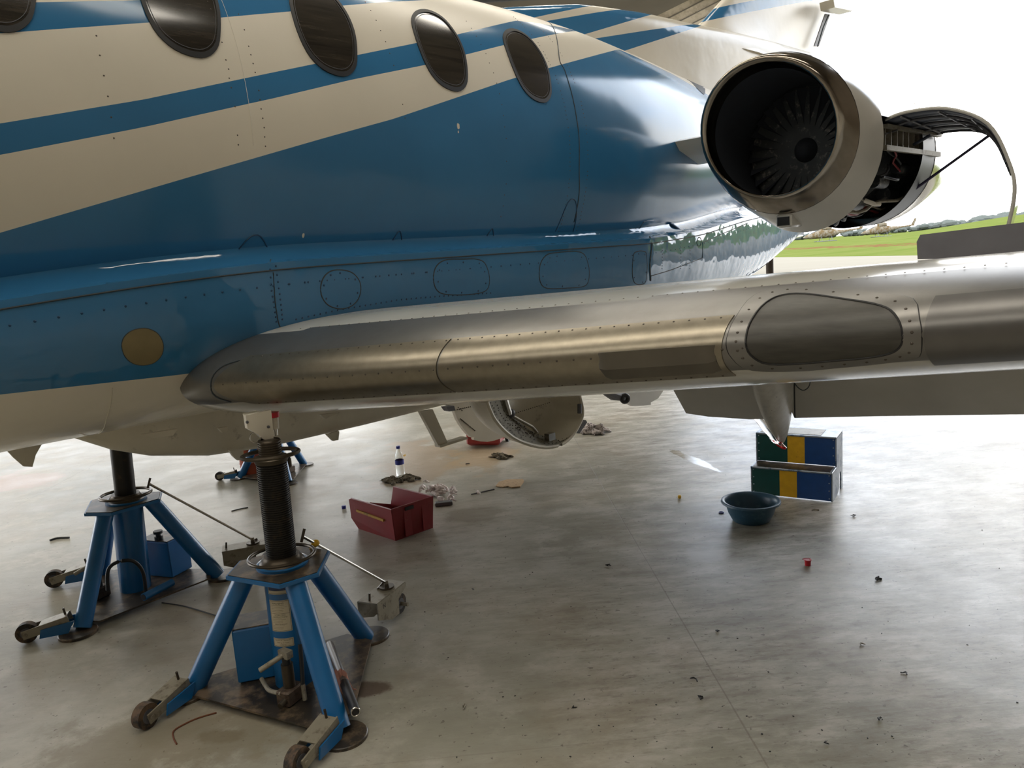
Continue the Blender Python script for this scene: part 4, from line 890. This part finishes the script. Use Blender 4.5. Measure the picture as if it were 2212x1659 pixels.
# loose pump handle tube, rags on the front jack, rod knob
h0 = at(712, 1392, 'Z', .06); h1 = at(768, 1538, 'Z', .09)
ph = thing('pump_handle', 'two-tone steel pump handle tube leaning on the front jack beside its right leg', 'handle', tuple(h0*.5+h1*.5))
hm = h0+(h1-h0)*.62; MB().cyl(h0, hm, .016, n=18).build('grey_tube', 'alu', ph); MB().cyl(hm, h1, .018, n=18).build('black_grip', 'black', ph, label='glossy black grip end')
MB().torus(h1, h1-h0, .015, .003, 20, 6).build('open_end', 'steel', ph)
def crumple(c, sx_, sy_, sz_, seed, n=12, mt='rag', name='rag', label='', cat='rag', group=None, th=.003):
    rnd = random.Random(seed); mb = MB(); f = [(rnd.uniform(3, 9), rnd.uniform(3, 9), rnd.uniform(0, 6)) for _ in range(5)]; P = []
    for i in range(n+1):
        for j in range(n+1):
            u, v = i/n*2-1, j/n*2-1; z = sum(sin(a*u+b_*v+p) for a, b_, p in f)/5; e = max(0, 1-max(abs(u), abs(v))**3)
            P.append((c[0]+sx_*(u+.22*sin(6*v+f[0][2])+rnd.uniform(-.05, .05)), c[1]+sy_*(v+.22*sin(5*u+f[1][2])+rnd.uniform(-.05, .05)), c[2]+.004+sz_*(.35+.6*z+.15*rnd.random())*e*1.1+sz_*.12*abs(rnd.gauss(0, .6))))
    P = [(p[0], p[1], max(p[2], c[2]+.003)) for p in P]
    mb.add(P, [(i*(n+1)+j, (i+1)*(n+1)+j, (i+1)*(n+1)+j+1, i*(n+1)+j+1) for i in range(n) for j in range(n)])
    o = mb.build(name, mt, None, loc=c, smooth=30, fixn=False); md = o.modifiers.new('s', 'SOLIDIFY'); md.thickness = th; md.offset = 1
    return tag(o, label, cat, group)
crumple(at(735, 1490, 'Z', .035), .03, .05, .09, 3, mt='pinkrag', label='pinkish cloth rag stuffed behind the right leg of the front jack')
kn = s0+(hook-s0)*.13
mb = MB(); mb.sphere(kn, .017, 12, 8, (1.1, .8, .9)); mb.sphere(kn+np.array((-.012, .01, -.018)), .010, 8, 6); mb.prism([kn+np.array((-.02, .0, -.015)), kn+np.array((.0, 0, -.015)), kn+np.array((-.01, 0, -.05))], (0, .003, 0))
tag(mb.build('knotted_cloth', 'yellow', None, loc=kn), 'yellow cloth strip knotted round the tow rod of the front jack', 'cloth')
# left jack
c2 = np.array((1.225, .335))
J2, cc, pt2, hk2, s02, cy2, P2 = jack(c2, radians(-24), radians(-26), 'blue tripod jack behind at left, plain black ram under the belly', .925, (.20, .075, .15, .20, .20, radians(25)), (-.165, .03), 'left', (.03, -.04))
mb = MB(); q_ = [at(x, y, 'Y', .18) for x, y in [(233, 1275), (232, 1240), (240, 1222), (262, 1212), (288, 1212), (305, 1228), (312, 1250), (315, 1278)]]
mb.tube(dens(np.array(q_), 4, False), .009, 10); tag(mb.build('hydraulic_hose', 'black', None, loc=q_[0]), 'black arched hydraulic hose on the left jack', 'hose')
a_ = at(310, 1290, 'Z', .06); b_ = at(372, 1258, 'Z', .06)
mb = MB(); mb.cyl(a_, b_, .019, n=18); o = mb.build('handle_tube', 'jackblue', None, loc=a_); tag(o, 'short blue tube lying on the base of the left jack', 'tube'); MB().cyl(a_-(b_-a_)*.01, a_+(b_-a_)*.02, .015, n=16).build('tube_bore', 'black', o)
# far jack
c3 = np.array((2.853, 1.843))
J3, cc3, pt3, _, _, _, _ = jack(c3, radians(17), radians(-43), 'blue tripod jack farthest back, standing on the far side beyond the keel', 1.28, (.1, .05, .12, .12, .12, 0), (.1, -.1), 'far', (0, 0))
J3.scale = (.74, .74, .74)
# orange drum at the far jack
p = at(552, 1027, 'Z', 0)+np.array((.0, .05, 0)); dm = thing('drum', 'faded orange drum standing against the farthest jack', 'drum', tuple(p))
MB().lathe(p, (0, 0, 1), [(0, .085), (.005, .09), (.10, .088), (.102, .092), (.108, .092), (.11, .088), (.23, .092), (.24, .095), (.245, .09), (.24, .084), (.05, .08)], 28).build('drum_body', 'orange', dm)
MB().torus(p+np.array((0, 0, .235)), (0, 0, 1), .092, .005).build('rim', 'cream', dm)
# ------------------------------------------------------------------ step stool
e = np.array((.215, -.977, 0)); e /= np.linalg.norm(e); f = np.array((.977, .215, 0)); f /= np.linalg.norm(f); o0 = np.array((4.382, -1.498, 0)); Wd = .483; h1_, h2_ = .185, .375; d1, d2 = .135, .335
ST = thing('step_stool', 'two-tread step stool painted green, yellow and blue with worn metal edges', 'step stool', tuple(o0+e*Wd/2+f*d2/2))
Rs = np.stack([e, f, (0, 0, 1.)], 1)
def sb(u0, u1, v0, v1, z0, z1, name, mt, par=ST, bev=0): return MB().box(o0+e*(u0+u1)/2+f*(v0+v1)/2+np.array((0, 0, (z0+z1)/2)), (u1-u0, v1-v0, z1-z0), Rs, bev).build(name, mt, par, smooth=0)
for v_, z0, z1, nme in ((0, .0, h1_, 'lower_riser'), (d1, h1_, h2_, 'upper_riser')):
    r = sb(.002, Wd-.002, v_+.004, v_+.012, z0+.004, z1-.004, nme, 'stepalu')
    cut = (0, .40, .62, 1.) if v_ else (0, .36, .58, 1.)
    for k, mt in enumerate(('green', 'stepyel', 'stepblue')): sb(.004+cut[k]*(Wd-.008), .004+cut[k+1]*(Wd-.008), v_, v_+.005, z0+.006, z1-.006, ['green_band', 'yellow_band', 'blue_band'][k], mt, r)
sb(-.004, Wd+.004, -.004, d1+.01, h1_-.012, h1_, 'lower_tread', 'stepalu', bev=.003); sb(.01, Wd-.01, .008, d1, h1_, h1_+.002, 'tread_mat', 'grime')
sb(-.004, Wd+.004, d1-.004, d2+.004, h2_-.012, h2_, 'upper_tread', 'stepalu', bev=.003); sb(.02, Wd-.09, d1+.02, d2-.02, h2_, h2_+.002, 'tread_mat', 'zinc')
for u in (0, Wd):
    s_ = MB().prism([o0+e*u+f*a+np.array((0, 0, z)) for a, z in ((.002, 0), (.002, h1_-.012), (d1, h1_-.012), (d1, h2_-.012), (d2, h2_-.012), (d2, 0), (d2-.05, 0), (d2-.05, .12), (d2-.11, .12), (d2-.11, .03), (d1+.02, 0))], e*.008).build('side_panel', 'stepalu', ST, smooth=0)
mb = MB()
for u in (0, Wd):
    for v_, z0, z1 in ((0, .02, h1_-.02), (d1, h1_+.02, h2_-.02)):
        for k in range(4): mb.sphere(o0+e*(.015 if u == 0 else Wd-.015)+f*(v_-.001)+np.array((0, 0, z0+(z1-z0)*k/3)), .004, 6, 4)
mb.build('rivets', 'stepalu', ST, kind='stuff', smooth=0)
# ------------------------------------------------------------------ basin
p = np.array((3.945, -1.725, 0)); BA = thing('basin', 'round dull-blue plastic basin on the floor before the step stool', 'basin', tuple(p))
MB().lathe(p, (0, 0, 1), [(.0, .095), (.004, .104), (.05, .128), (.10, .142), (.112, .148), (.116, .162), (.111, .168), (.121, .166), (.124, .158), (.119, .146), (.10, .138), (.05, .124), (.008, .10), (.006, .0)], 48, cap=False).build('bowl', 'basin', BA, smooth=50)
MB().lathe(p, (0, 0, 1), [(0, .001), (.001, .095)], 30).build('base', 'basin', BA)
# ------------------------------------------------------------------ red storage bin
q = np.array((2.513, -.206, 0)); BN = thing('storage_bin', 'open-fronted red plastic storage bin with a strip of yellow tape', 'bin', tuple(q+np.array((.135, .2, 0))))
bx, by = np.array((1, -.05, 0)), np.array((-.02, 1, 0)); W_, L_, H_ = .27, .38, .205; fl_ = .03
def Q(u, v, z): return q+bx*u+by*v+np.array((0, 0, z))
def wallp(P, n, name): return MB().prism(P, n).build(name, 'redbin', BN, smooth=0)
n_x = np.array((.006, 0, 0)); n_y = np.array((0, .006, 0))
s1_ = wallp([Q(0, 0, 0), Q(0, .375, 0), Q(-.02, .41, .07), Q(-fl_, .40, H_-.01), Q(-fl_, .375, H_), Q(-fl_, -fl_, H_)], n_x, 'side_wall')
wallp([Q(W_, 0, 0), Q(W_, .375, 0), Q(W_+.0, .41, .07), Q(W_, .39, .12), Q(W_, .36, H_), Q(W_, -fl_, H_)], n_x, 'side_wall')
bk = wallp([Q(0, 0, 0), Q(W_, 0, 0), Q(W_, -fl_, H_), Q(-fl_, -fl_, H_)], n_y, 'back_wall')
wallp([Q(0, .375, 0), Q(W_, .375, 0), Q(W_, .41, .08), Q(W_*.5, .43, .125), Q(-.02, .41, .08)], n_y, 'front_lip')
MB().prism([Q(0, 0, .005), Q(W_, 0, .005), Q(W_, .36, .005), Q(0, .36, .005)], (0, 0, .008)).build('bottom', 'redbin', BN)
MB().tube([Q(-fl_, .375, H_), Q(-fl_, -fl_, H_), Q(W_, -fl_, H_), Q(W_, .36, H_)], .005, 6).build('rim', 'redbin', BN)
for u in (.07, .20): MB().box(Q(u+.01, -.022, .10), (.05, .012, .17), Rz(-.05)).build('rib', 'redbin', bk)
MB().box(Q(.09, -fl_-.006, .185), (.06, .006, .02), Rz(-.05)).build('label_slot', 'black', bk)
MB().prism([Q(-.028+.002, .06, .115), Q(-.028+.002, .06, .13), Q(-.030+.002, .33, .142), Q(-.030+.002, .33, .128)], (.012, 0, 0)).build('yellow_tape', 'ytape', s1_, label='strip of yellow tape')
# ------------------------------------------------------------------ red wheeled case
p = np.array((4.45, 1.06, 0)); CS = thing('wheeled_case', 'small red plastic case on wheels under the gear doors', 'case', tuple(p)); Rc = Rz(radians(33))
cb = MB().box(p+np.array((0, 0, .095)), (.28, .30, .15), Rc, bev=.02).build('case_body', 'redcase', CS); MB().box(p+np.array((0, 0, .19)), (.29, .31, .05), Rc, bev=.015).build('lid', 'redcase', CS)
MB().cyl(p+Rc@np.array((.10, -.175, .045)), p+Rc@np.array((.10, -.15, .045)), .045, n=24).build('wheel', 'black', CS); MB().cyl(p+Rc@np.array((.10, -.18, .045)), p+Rc@np.array((.10, -.175, .045)), .022, n=16).build('hubcap', 'zinc', CS)
MB().cyl(p+Rc@np.array((.10, .175, .045)), p+Rc@np.array((.10, .15, .045)), .045, n=24).build('wheel', 'black', CS)
MB().box(p+Rc@np.array((-.145, 0, .15)), (.02, .08, .03), Rc).build('latch', 'redbin', CS)
# ------------------------------------------------------------------ bottle
p = np.array((3.385, .905, 0)); BT = thing('water_bottle', 'clear plastic water bottle with blue label standing on the floor', 'bottle', tuple(p))
MB().lathe(p, (0, 0, 1), [(.002, .0), (.002, .026), (.01, .033), (.07, .033), (.10, .034), (.15, .033), (.18, .028), (.21, .015), (.225, .013), (.235, .013), (.235, .011), (.21, .013), (.178, .026), (.15, .031), (.01, .031), (.006, .0)], 28, cap=False).build('bottle_body', 'pet', BT, smooth=50)
MB().lathe(p, (0, 0, 1), [(.10, .0345), (.135, .0345)], 28, cap=False).build('label_band', 'bluecap', BT); MB().lathe(p, (0, 0, 1), [(.222, .015), (.242, .015), (.243, .013)], 20).build('bottle_cap', 'bluecap', BT)
MB().prism([p+np.array((.02, -.036, z)) for z in (.158,)]+[p+np.array((.045, -.03, .16)), p+np.array((.04, -.03, .175)), p+np.array((.015, -.034, .17))], (.004, .004, 0)).build('neck_tag', 'yellow', BT)
# ------------------------------------------------------------------ rags and litter
def g(x, y): return at(x, y, 'Z', 0)
crumple(g(1281, 934), .10, .13, .10, 5, 14, label='bundle of grey stained rags at the right of the open gear door', mt=mat('mauve_rag', (.50, .44, .42), .9, wear=(.07, .06, .055), wscale=14, wamt=(.45, .6)))
crumple(g(1081, 988), .05, .09, .04, 8, label='small dark oily rag in front of the red wheeled case')
crumple(g(848, 1040), .06, .09, .03, 12, label='flat dark oily rag left of the water bottle foot')
crumple(g(885, 1035), .05, .08, .035, 15, label='dark oily rag right of the water bottle foot')
crumple(g(1011, 1004), .015, .02, .015, 16, 6, label='scrap of black debris left of the red wheeled case', name='debris', cat='debris') if False else None
rnd = random.Random(4); ce = g(952, 1068); RH_ = thing('rag_heap', 'heap of torn white rag strips behind the red bin', 'rag', tuple(ce))
for k in range(34):
    a = rnd.uniform(0, 2*pi); r = abs(rnd.gauss(0, .085)); b0 = ce+np.array((r*cos(a)*.9, r*sin(a)*1.6, 0)); P = []; h = rnd.uniform(.005, .045); dr_ = rnd.uniform(0, 2*pi); Ls = rnd.uniform(.03, .08); w = rnd.uniform(.008, .016)
    for j in range(6): t_ = j/5; P.append(b0+np.array((cos(dr_)*Ls*t_+rnd.uniform(-.012, .012), sin(dr_)*Ls*t_+rnd.uniform(-.012, .012), .008+h*(1-abs(2*t_-.8))*.8+h*.3+rnd.uniform(0, .012))))
    MB().tube(P, [w*.5, w, w*1.1, w, w*.9, w*.5], 6).build('rag_strip', 'whiterag', RH_, smooth=50)
a_ = g(942, 1094); b_ = g(980, 1090); mb = MB(); mb.box((a_+b_)/2+np.array((0, .01, .014)), (np.linalg.norm(b_-a_), .05, .024), Rz(atan2(b_[1]-a_[1], b_[0]-a_[0])), bev=.004)
tag(mb.build('tray', 'dkgrey', None, loc=(a_+b_)/2, smooth=0), 'flat dark tray lying beside the white rag heap', 'tray')
P = [g(x, y) for x, y in [(1071, 1052), (1078, 1043), (1095, 1038), (1130, 1037), (1132, 1042), (1124, 1053), (1105, 1055), (1098, 1052), (1088, 1054)]]
mb = MB(); mb.prism([p_+np.array((0, 0, .006)) for p_ in P], (0, 0, .006)); o = mb.build('cardboard_scrap', 'wood', None, loc=np.mean(P, 0), smooth=0); tag(o, 'torn flat piece of tan cardboard on the open floor', 'scrap')
def tubeobj(name, L, r, mt, label, cat, z=None):
    P = dens(np.array([g(x, y)+np.array((0, 0, r if z is None else z)) for x, y in L]), 4, False); return tag(MB().tube(P, r, 7).build(name, mt, None, loc=P[0]), label, cat)
tubeobj('thin_rod', [(1018, 1069), (1068, 1058)], .004, 'dkgrey', 'thin dark rod left of the tan cardboard scrap', 'rod')
tubeobj('wire', [(382, 1609), (375, 1595), (376, 1580), (400, 1565), (430, 1552), (468, 1541)], .003, mat('rust_wire', (.16, .05, .02), .8), 'bent rusty wire on the floor under the front jack', 'wire')
tubeobj('cord', [(350, 1303), (400, 1311), (470, 1332)], .003, 'black', 'thin black cord from the left jack along the floor', 'cord')
tubeobj('wire', [(500, 1105), (518, 1100), (536, 1097)], .003, 'black', 'short thin wire between the left jack and the front ram', 'wire')
tubeobj('dark_strip', [(108, 1169), (125, 1164), (150, 1163)], .006, 'black', 'thin dark strip on the floor at the far left', 'strip')
p = g(1745, 1221); rc = thing('red_cap', 'small red plug cap with a wire loop, alone on the right floor', 'cap', tuple(p))
MB().lathe(p, (0, 0, 1), [(0, .014), (.025, .015), (.026, .0175), (.030, .0175)], 20).build('plug', 'red', rc); MB().torus(p+np.array((-.006, .004, .034)), (.5, .4, 1), .018, .0018, 24, 6).build('loop', 'red', rc)
p = g(1468, 1076); mb = MB(); mb.lathe(p, (0, 0, 1), [(0, .009), (.012, .012), (.02, .008)], 12); tag(mb.build('yellow_plug', 'yellow', None, loc=p), 'tiny yellow plug on the floor between wing flap and basin', 'plug')
p = g(743, 1098); mb = MB(); mb.lathe(p, (0, 0, 1), [(0, .015), (.018, .015), (.02, .013)], 16); tag(mb.build('bottle_top', 'bluecap', None, loc=p), 'dark blue screw cap on the floor left of the red bin', 'cap')
p = g(1558, 1108); mb = MB(); mb.torus(p+np.array((0, 0, .003)), (0, 0, 1), .013, .003, 24, 6); tag(mb.build('blue_ring', 'bluecap', None, loc=p), 'flat blue plastic ring on the floor left of the basin', 'ring')
DEB = [(1003, 1527, .012, 'pale crumpled chip'), (1512, 1508, .012, 'curled black shaving'), (1500, 1470, .010, 'black bent shaving'), (1551, 1363, .010, 'straight black splinter'), (1956, 1457, .010, 'black lump'), (1898, 1252, .018, 'curved black strip'), (1315, 1223, .012, 'dark cluster of crumbs'), (1785, 1607, .007, 'tiny black crumb'), (1844, 1115, .012, 'dark thin leaf'), (1762, 1103, .014, 'shiny foil twist'), (1240, 1530, .008, 'thin dark splinter'), (1897, 1555, .012, 'thin forked splinter'), (1863, 1395, .010, 'pale wire clip'), (1022, 1274, .006, 'round black crumb'), (1010, 1003, .014, 'black scrap')]
where = ['on the front floor right of the front jack', 'at the floor joint, lower of two', 'at the floor joint, upper of two', 'on the mid floor right of the joint', 'on the right floor, lower part', 'on the floor below right of the red plug cap', 'on the floor right of the red bin', 'near the bottom edge right of the joint', 'on the floor right of the step stool foot', 'on the floor before the step stool', 'on the front floor left of the joint', 'at the lower right, below the black lump', 'on the right floor above the black lump', 'below the far end of the red bin', 'left of the red wheeled case']
for (x, y, r, nme), wh in zip(DEB, where):
    rnd = random.Random(x); p = g(x, y); P = [p+np.array((rnd.uniform(-r, r)+r*2.2*(k/5-.5)*cos(x), rnd.uniform(-r, r)+r*2.2*(k/5-.5)*sin(x), .003+.4*r*rnd.random())) for k in range(6)]
    pale = 'pale' in nme or 'foil' in nme; tag(MB().tube(P, [r*.12, r*.25, r*.3, r*.22, r*.25, r*.1], 6).build('debris', 'zinc' if pale else 'black', None, loc=p, smooth=30), nme+' '+wh, 'debris')
rnd = random.Random(9); mb = MB()
for k in range(120):
    x, y = rnd.uniform(860, 2200), rnd.uniform(1130, 1655); p = g(x, y); r = rnd.choice([.001, .0015, .0025]); mb.box(p+np.array((0, 0, r*.4)), (r*2.4, r*1.4, r*.8), Rz(rnd.uniform(0, 3)))
tag(mb.build('floor_grit', 'black', None, smooth=0), 'scattered dark grit on the concrete floor', 'grit', kind='stuff')
# fluid bag hanging from the flap track fairing
a_ = at(1640, 905, 'X', 4.05); b_ = at(1681, 958, 'X', 4.05); bgp = thing('fluid_bag', 'clear plastic bag of red fluid hanging from the pointed flap fairing', 'bag', tuple(b_))
R = []
ax_ = b_-a_; sd_ = np.array((0, 1, .45)); 
for f_, w in ((-.15, .045), (0, .05), (.3, .052), (.6, .05), (.85, .045), (1., .050), (1.12, .03), (1.22, .004)):
    c_ = a_+ax_*f_; R.append([c_+sd_*w*cos(k*pi/7)+np.array((1, 0, 0))*w*.45*sin(k*pi/7)*(1+.2*sin(k*2.3+f_*7)) for k in range(14)])
MB().rings(R[:6]).build('clear_sleeve', 'bag', bgp, smooth=40); MB().rings(R[5:]).build('red_fluid', 'fluid', bgp, smooth=30, label='red fluid in the bottom corner')
# support post under the tail
pb_ = np.array((7.9, -.02, 0)); pp = thing('tail_post', 'rusty steel post standing under the tail', 'post', (pb_[0], pb_[1], 0)); q_ = at(1662, 540, 'X', 7.7)
zt = 1.44; MB().cyl((q_[0], q_[1], 0), (q_[0], q_[1], zt), .038, n=16).build('column', 'oldpost', pp); MB().lathe((q_[0], q_[1], 0), (0, 0, 1), [(0, .2), (.02, .2), (.03, .06)], 20).build('foot_plate', 'oldpost', pp); MB().lathe((q_[0], q_[1], zt), (0, 0, 1), [(0, .05), (.04, .06)], 20).build('head_pad', 'oldpost', pp)
# beige sheeted slope high at the far side of the hangar
DU = 26.
def hat(x, y, u):
    d = ray(x, y); t_ = (u-CAM@U)/(d@U); return CAM+d*t_
P = [hat(x, y, DU) for x, y in [(1385, 52), (1490, 0), (1590, -50), (1660, -50), (1600, 110), (1400, 110)]]
sl = struct('trim_2', MB().prism([p_ for p_ in P], U*.15), 'beige')
for k in range(6):
    a_ = hat(1400+k*14, 62+k*12, DU-.12); b_ = hat(1590+k*14, -36+k*12, DU-.12); MB().tube([a_, b_], .02, 6).build('sheet_rib', 'ceilsheet', sl)
# ------------------------------------------------------------------ outside: helicopters, aeroplane, trees
def heli(px, py, dist, label, s_=1.):
    d = ray(px, py); d = d/np.hypot(d[0], d[1]); p = CAM+d*dist; p[2] = 0
    rgt = np.array((sin(AZ), -cos(AZ), 0)); fw = np.array((-cos(AZ), -sin(AZ), 0)); Z = np.array((0, 0, 1.))
    H = thing('helicopter', label, 'helicopter', tuple(p), 'tan helicopters parked on the grass')
    def L(a, b_, z): return p+(rgt*a+fw*b_+Z*z)*s_
    R = []
    for x, zc, w, h in ((-6.5, 1.4, .1, .1), (-6, 1.45, .5, .35), (-4.5, 1.7, .8, .8), (-2.5, 2.1, .9, 1.2), (-.5, 2.3, 1.0, 1.3), (1.5, 2.3, .9, 1.1), (3, 2.35, .5, .6), (6, 2.6, .25, .3), (9.5, 2.9, .15, .2)):
        R.append([L(x, w*cos(a), zc+h*sin(a)) for a in np.linspace(0, 2*pi, 13)[:-1]])
    MB().rings(R).build('hull', 'tan', H, smooth=50)
    MB().box(L(0, 0, 3.7), (2.6*s_, 1.6*s_, 1.2*s_), np.stack([rgt, fw, Z], 1), bev=.3*s_).build('engine_deck', 'tan', H)
    MB().cyl(L(0, 0, 4.2), L(0, 0, 5.0), .18*s_, n=10).build('rotor_mast', 'dkgrey', H)
    MB().box(L(0, 0, 5.0), (14*s_, .45*s_, .08*s_), np.stack([rgt, fw, Z], 1)).build('rotor_blade', 'tan', H); MB().box(L(0, 0, 5.0), (.45*s_, 14*s_, .08*s_), np.stack([rgt, fw, Z], 1)).build('rotor_blade', 'tan', H)
    MB().prism([L(9, 0, 2.8), L(10.2, 0, 5.0), L(10.8, 0, 5.0), L(10, 0, 2.7)], fw*.15).build('tail_fin', 'tan', H)
    for b_ in (-1.1, 1.1):
        MB().tube([L(-3, b_, .1), L(2.5, b_, .1)], .09*s_, 8).build('skid', 'dkgrey', H)
        MB().tube([L(-1.6, b_, .1), L(-1.6, b_*.6, 1.4)], .07*s_, 6).build('skid_leg', 'dkgrey', H); MB().tube([L(1.2, b_, .1), L(1.2, b_*.6, 1.4)], .07*s_, 6).build('skid_leg', 'dkgrey', H)
    MB().prism([L(-4.8, 0, 2.35), L(-2.5, 0, 3.3), L(-2, 0, 3.2), L(-2.2, 0, 2.5)], fw*1.0).build('canopy', 'perspex', H)
heli(1785, 505, 235, 'tan helicopter parked on the grass, left one of the pair')
heli(1905, 495, 270, 'tan helicopter parked on the grass, right one of the pair')
d = ray(1700, 510); d = d/np.hypot(d[0], d[1]); p = CAM+d*260; p[2] = 0; rgt = np.array((sin(AZ), -cos(AZ), 0)); Z = np.array((0, 0, 1.))
PL = thing('light_aeroplane', 'small white aeroplane far off on the grass beside the tail post', 'aircraft', tuple(p))
R = [[p+rgt*x+np.array((0, 0, zc))+np.array((0, 0, 1.))*h*sin(a)-np.array((cos(AZ), sin(AZ), 0))*h*cos(a) for a in np.linspace(0, 2*pi, 11)[:-1]] for x, zc, h in ((-7, 1.7, .1), (-5, 1.8, .8), (-1, 1.9, .9), (3, 2.0, .5), (5, 2.1, .2))]
MB().rings(R).build('fuselage', 'cream', PL, smooth=50); MB().prism([p+rgt*3+Z*2, p+rgt*4.6+Z*5.2, p+rgt*5.6+Z*5.2, p+rgt*5.2+Z*2], np.array((.2, .2, 0))).build('tail_fin', 'dkgrey', PL)
MB().box(p+Z*1.4, (9, 1.4, .2), Rz(AZ)).build('wing', 'cream', PL)
for x in (-4, .5): MB().cyl(p+rgt*x, p+rgt*x+Z*1.3, .12, n=8).build('gear_leg', 'dkgrey', PL)
rnd = random.Random(21); mb = MB()
for k in range(150):
    px_ = rnd.uniform(1600, 2300); d = ray(px_, 500); d = d/np.hypot(d[0], d[1]); D = rnd.uniform(520, 640); p = CAM+d*D; p[2] = 0; h = rnd.uniform(1.0, 3.0)*(1+max(0, (px_-1950)/200))
    for q_ in range(3): mb.sphere(p+np.array((rnd.uniform(-3, 3), rnd.uniform(-3, 3), h*.55+q_*.6)), h*.6, 7, 5, (1.5, 1.5, 1))
tag(mb.build('tree_line', 'foliage', None, smooth=0), 'hazy low tree line along the horizon', 'trees', kind='stuff')
# rising ground at the right of the field
mb = MB(); R = []
for k in range(21):
    f_ = k/20; d = ray(1900+f_*1100, 500); d = d/np.hypot(d[0], d[1]); R.append([CAM*np.array((1, 1, 0))+d*np.array((1, 1, 0))*150, CAM*np.array((1, 1, 0))+d*np.array((1, 1, 0))*300+np.array((0, 0, 3.2*sin(min(1, f_*3)*pi/2)**2)), CAM*np.array((1, 1, 0))+d*np.array((1, 1, 0))*420+np.array((0, 0, 5*sin(min(1, f_*3)*pi/2)**2)), CAM*np.array((1, 1, 0))+d*np.array((1, 1, 0))*500])
hl = MB().rings(R, False, False, closed=False).build('hill', 'grass', None, smooth=60); hl['kind'] = 'structure'
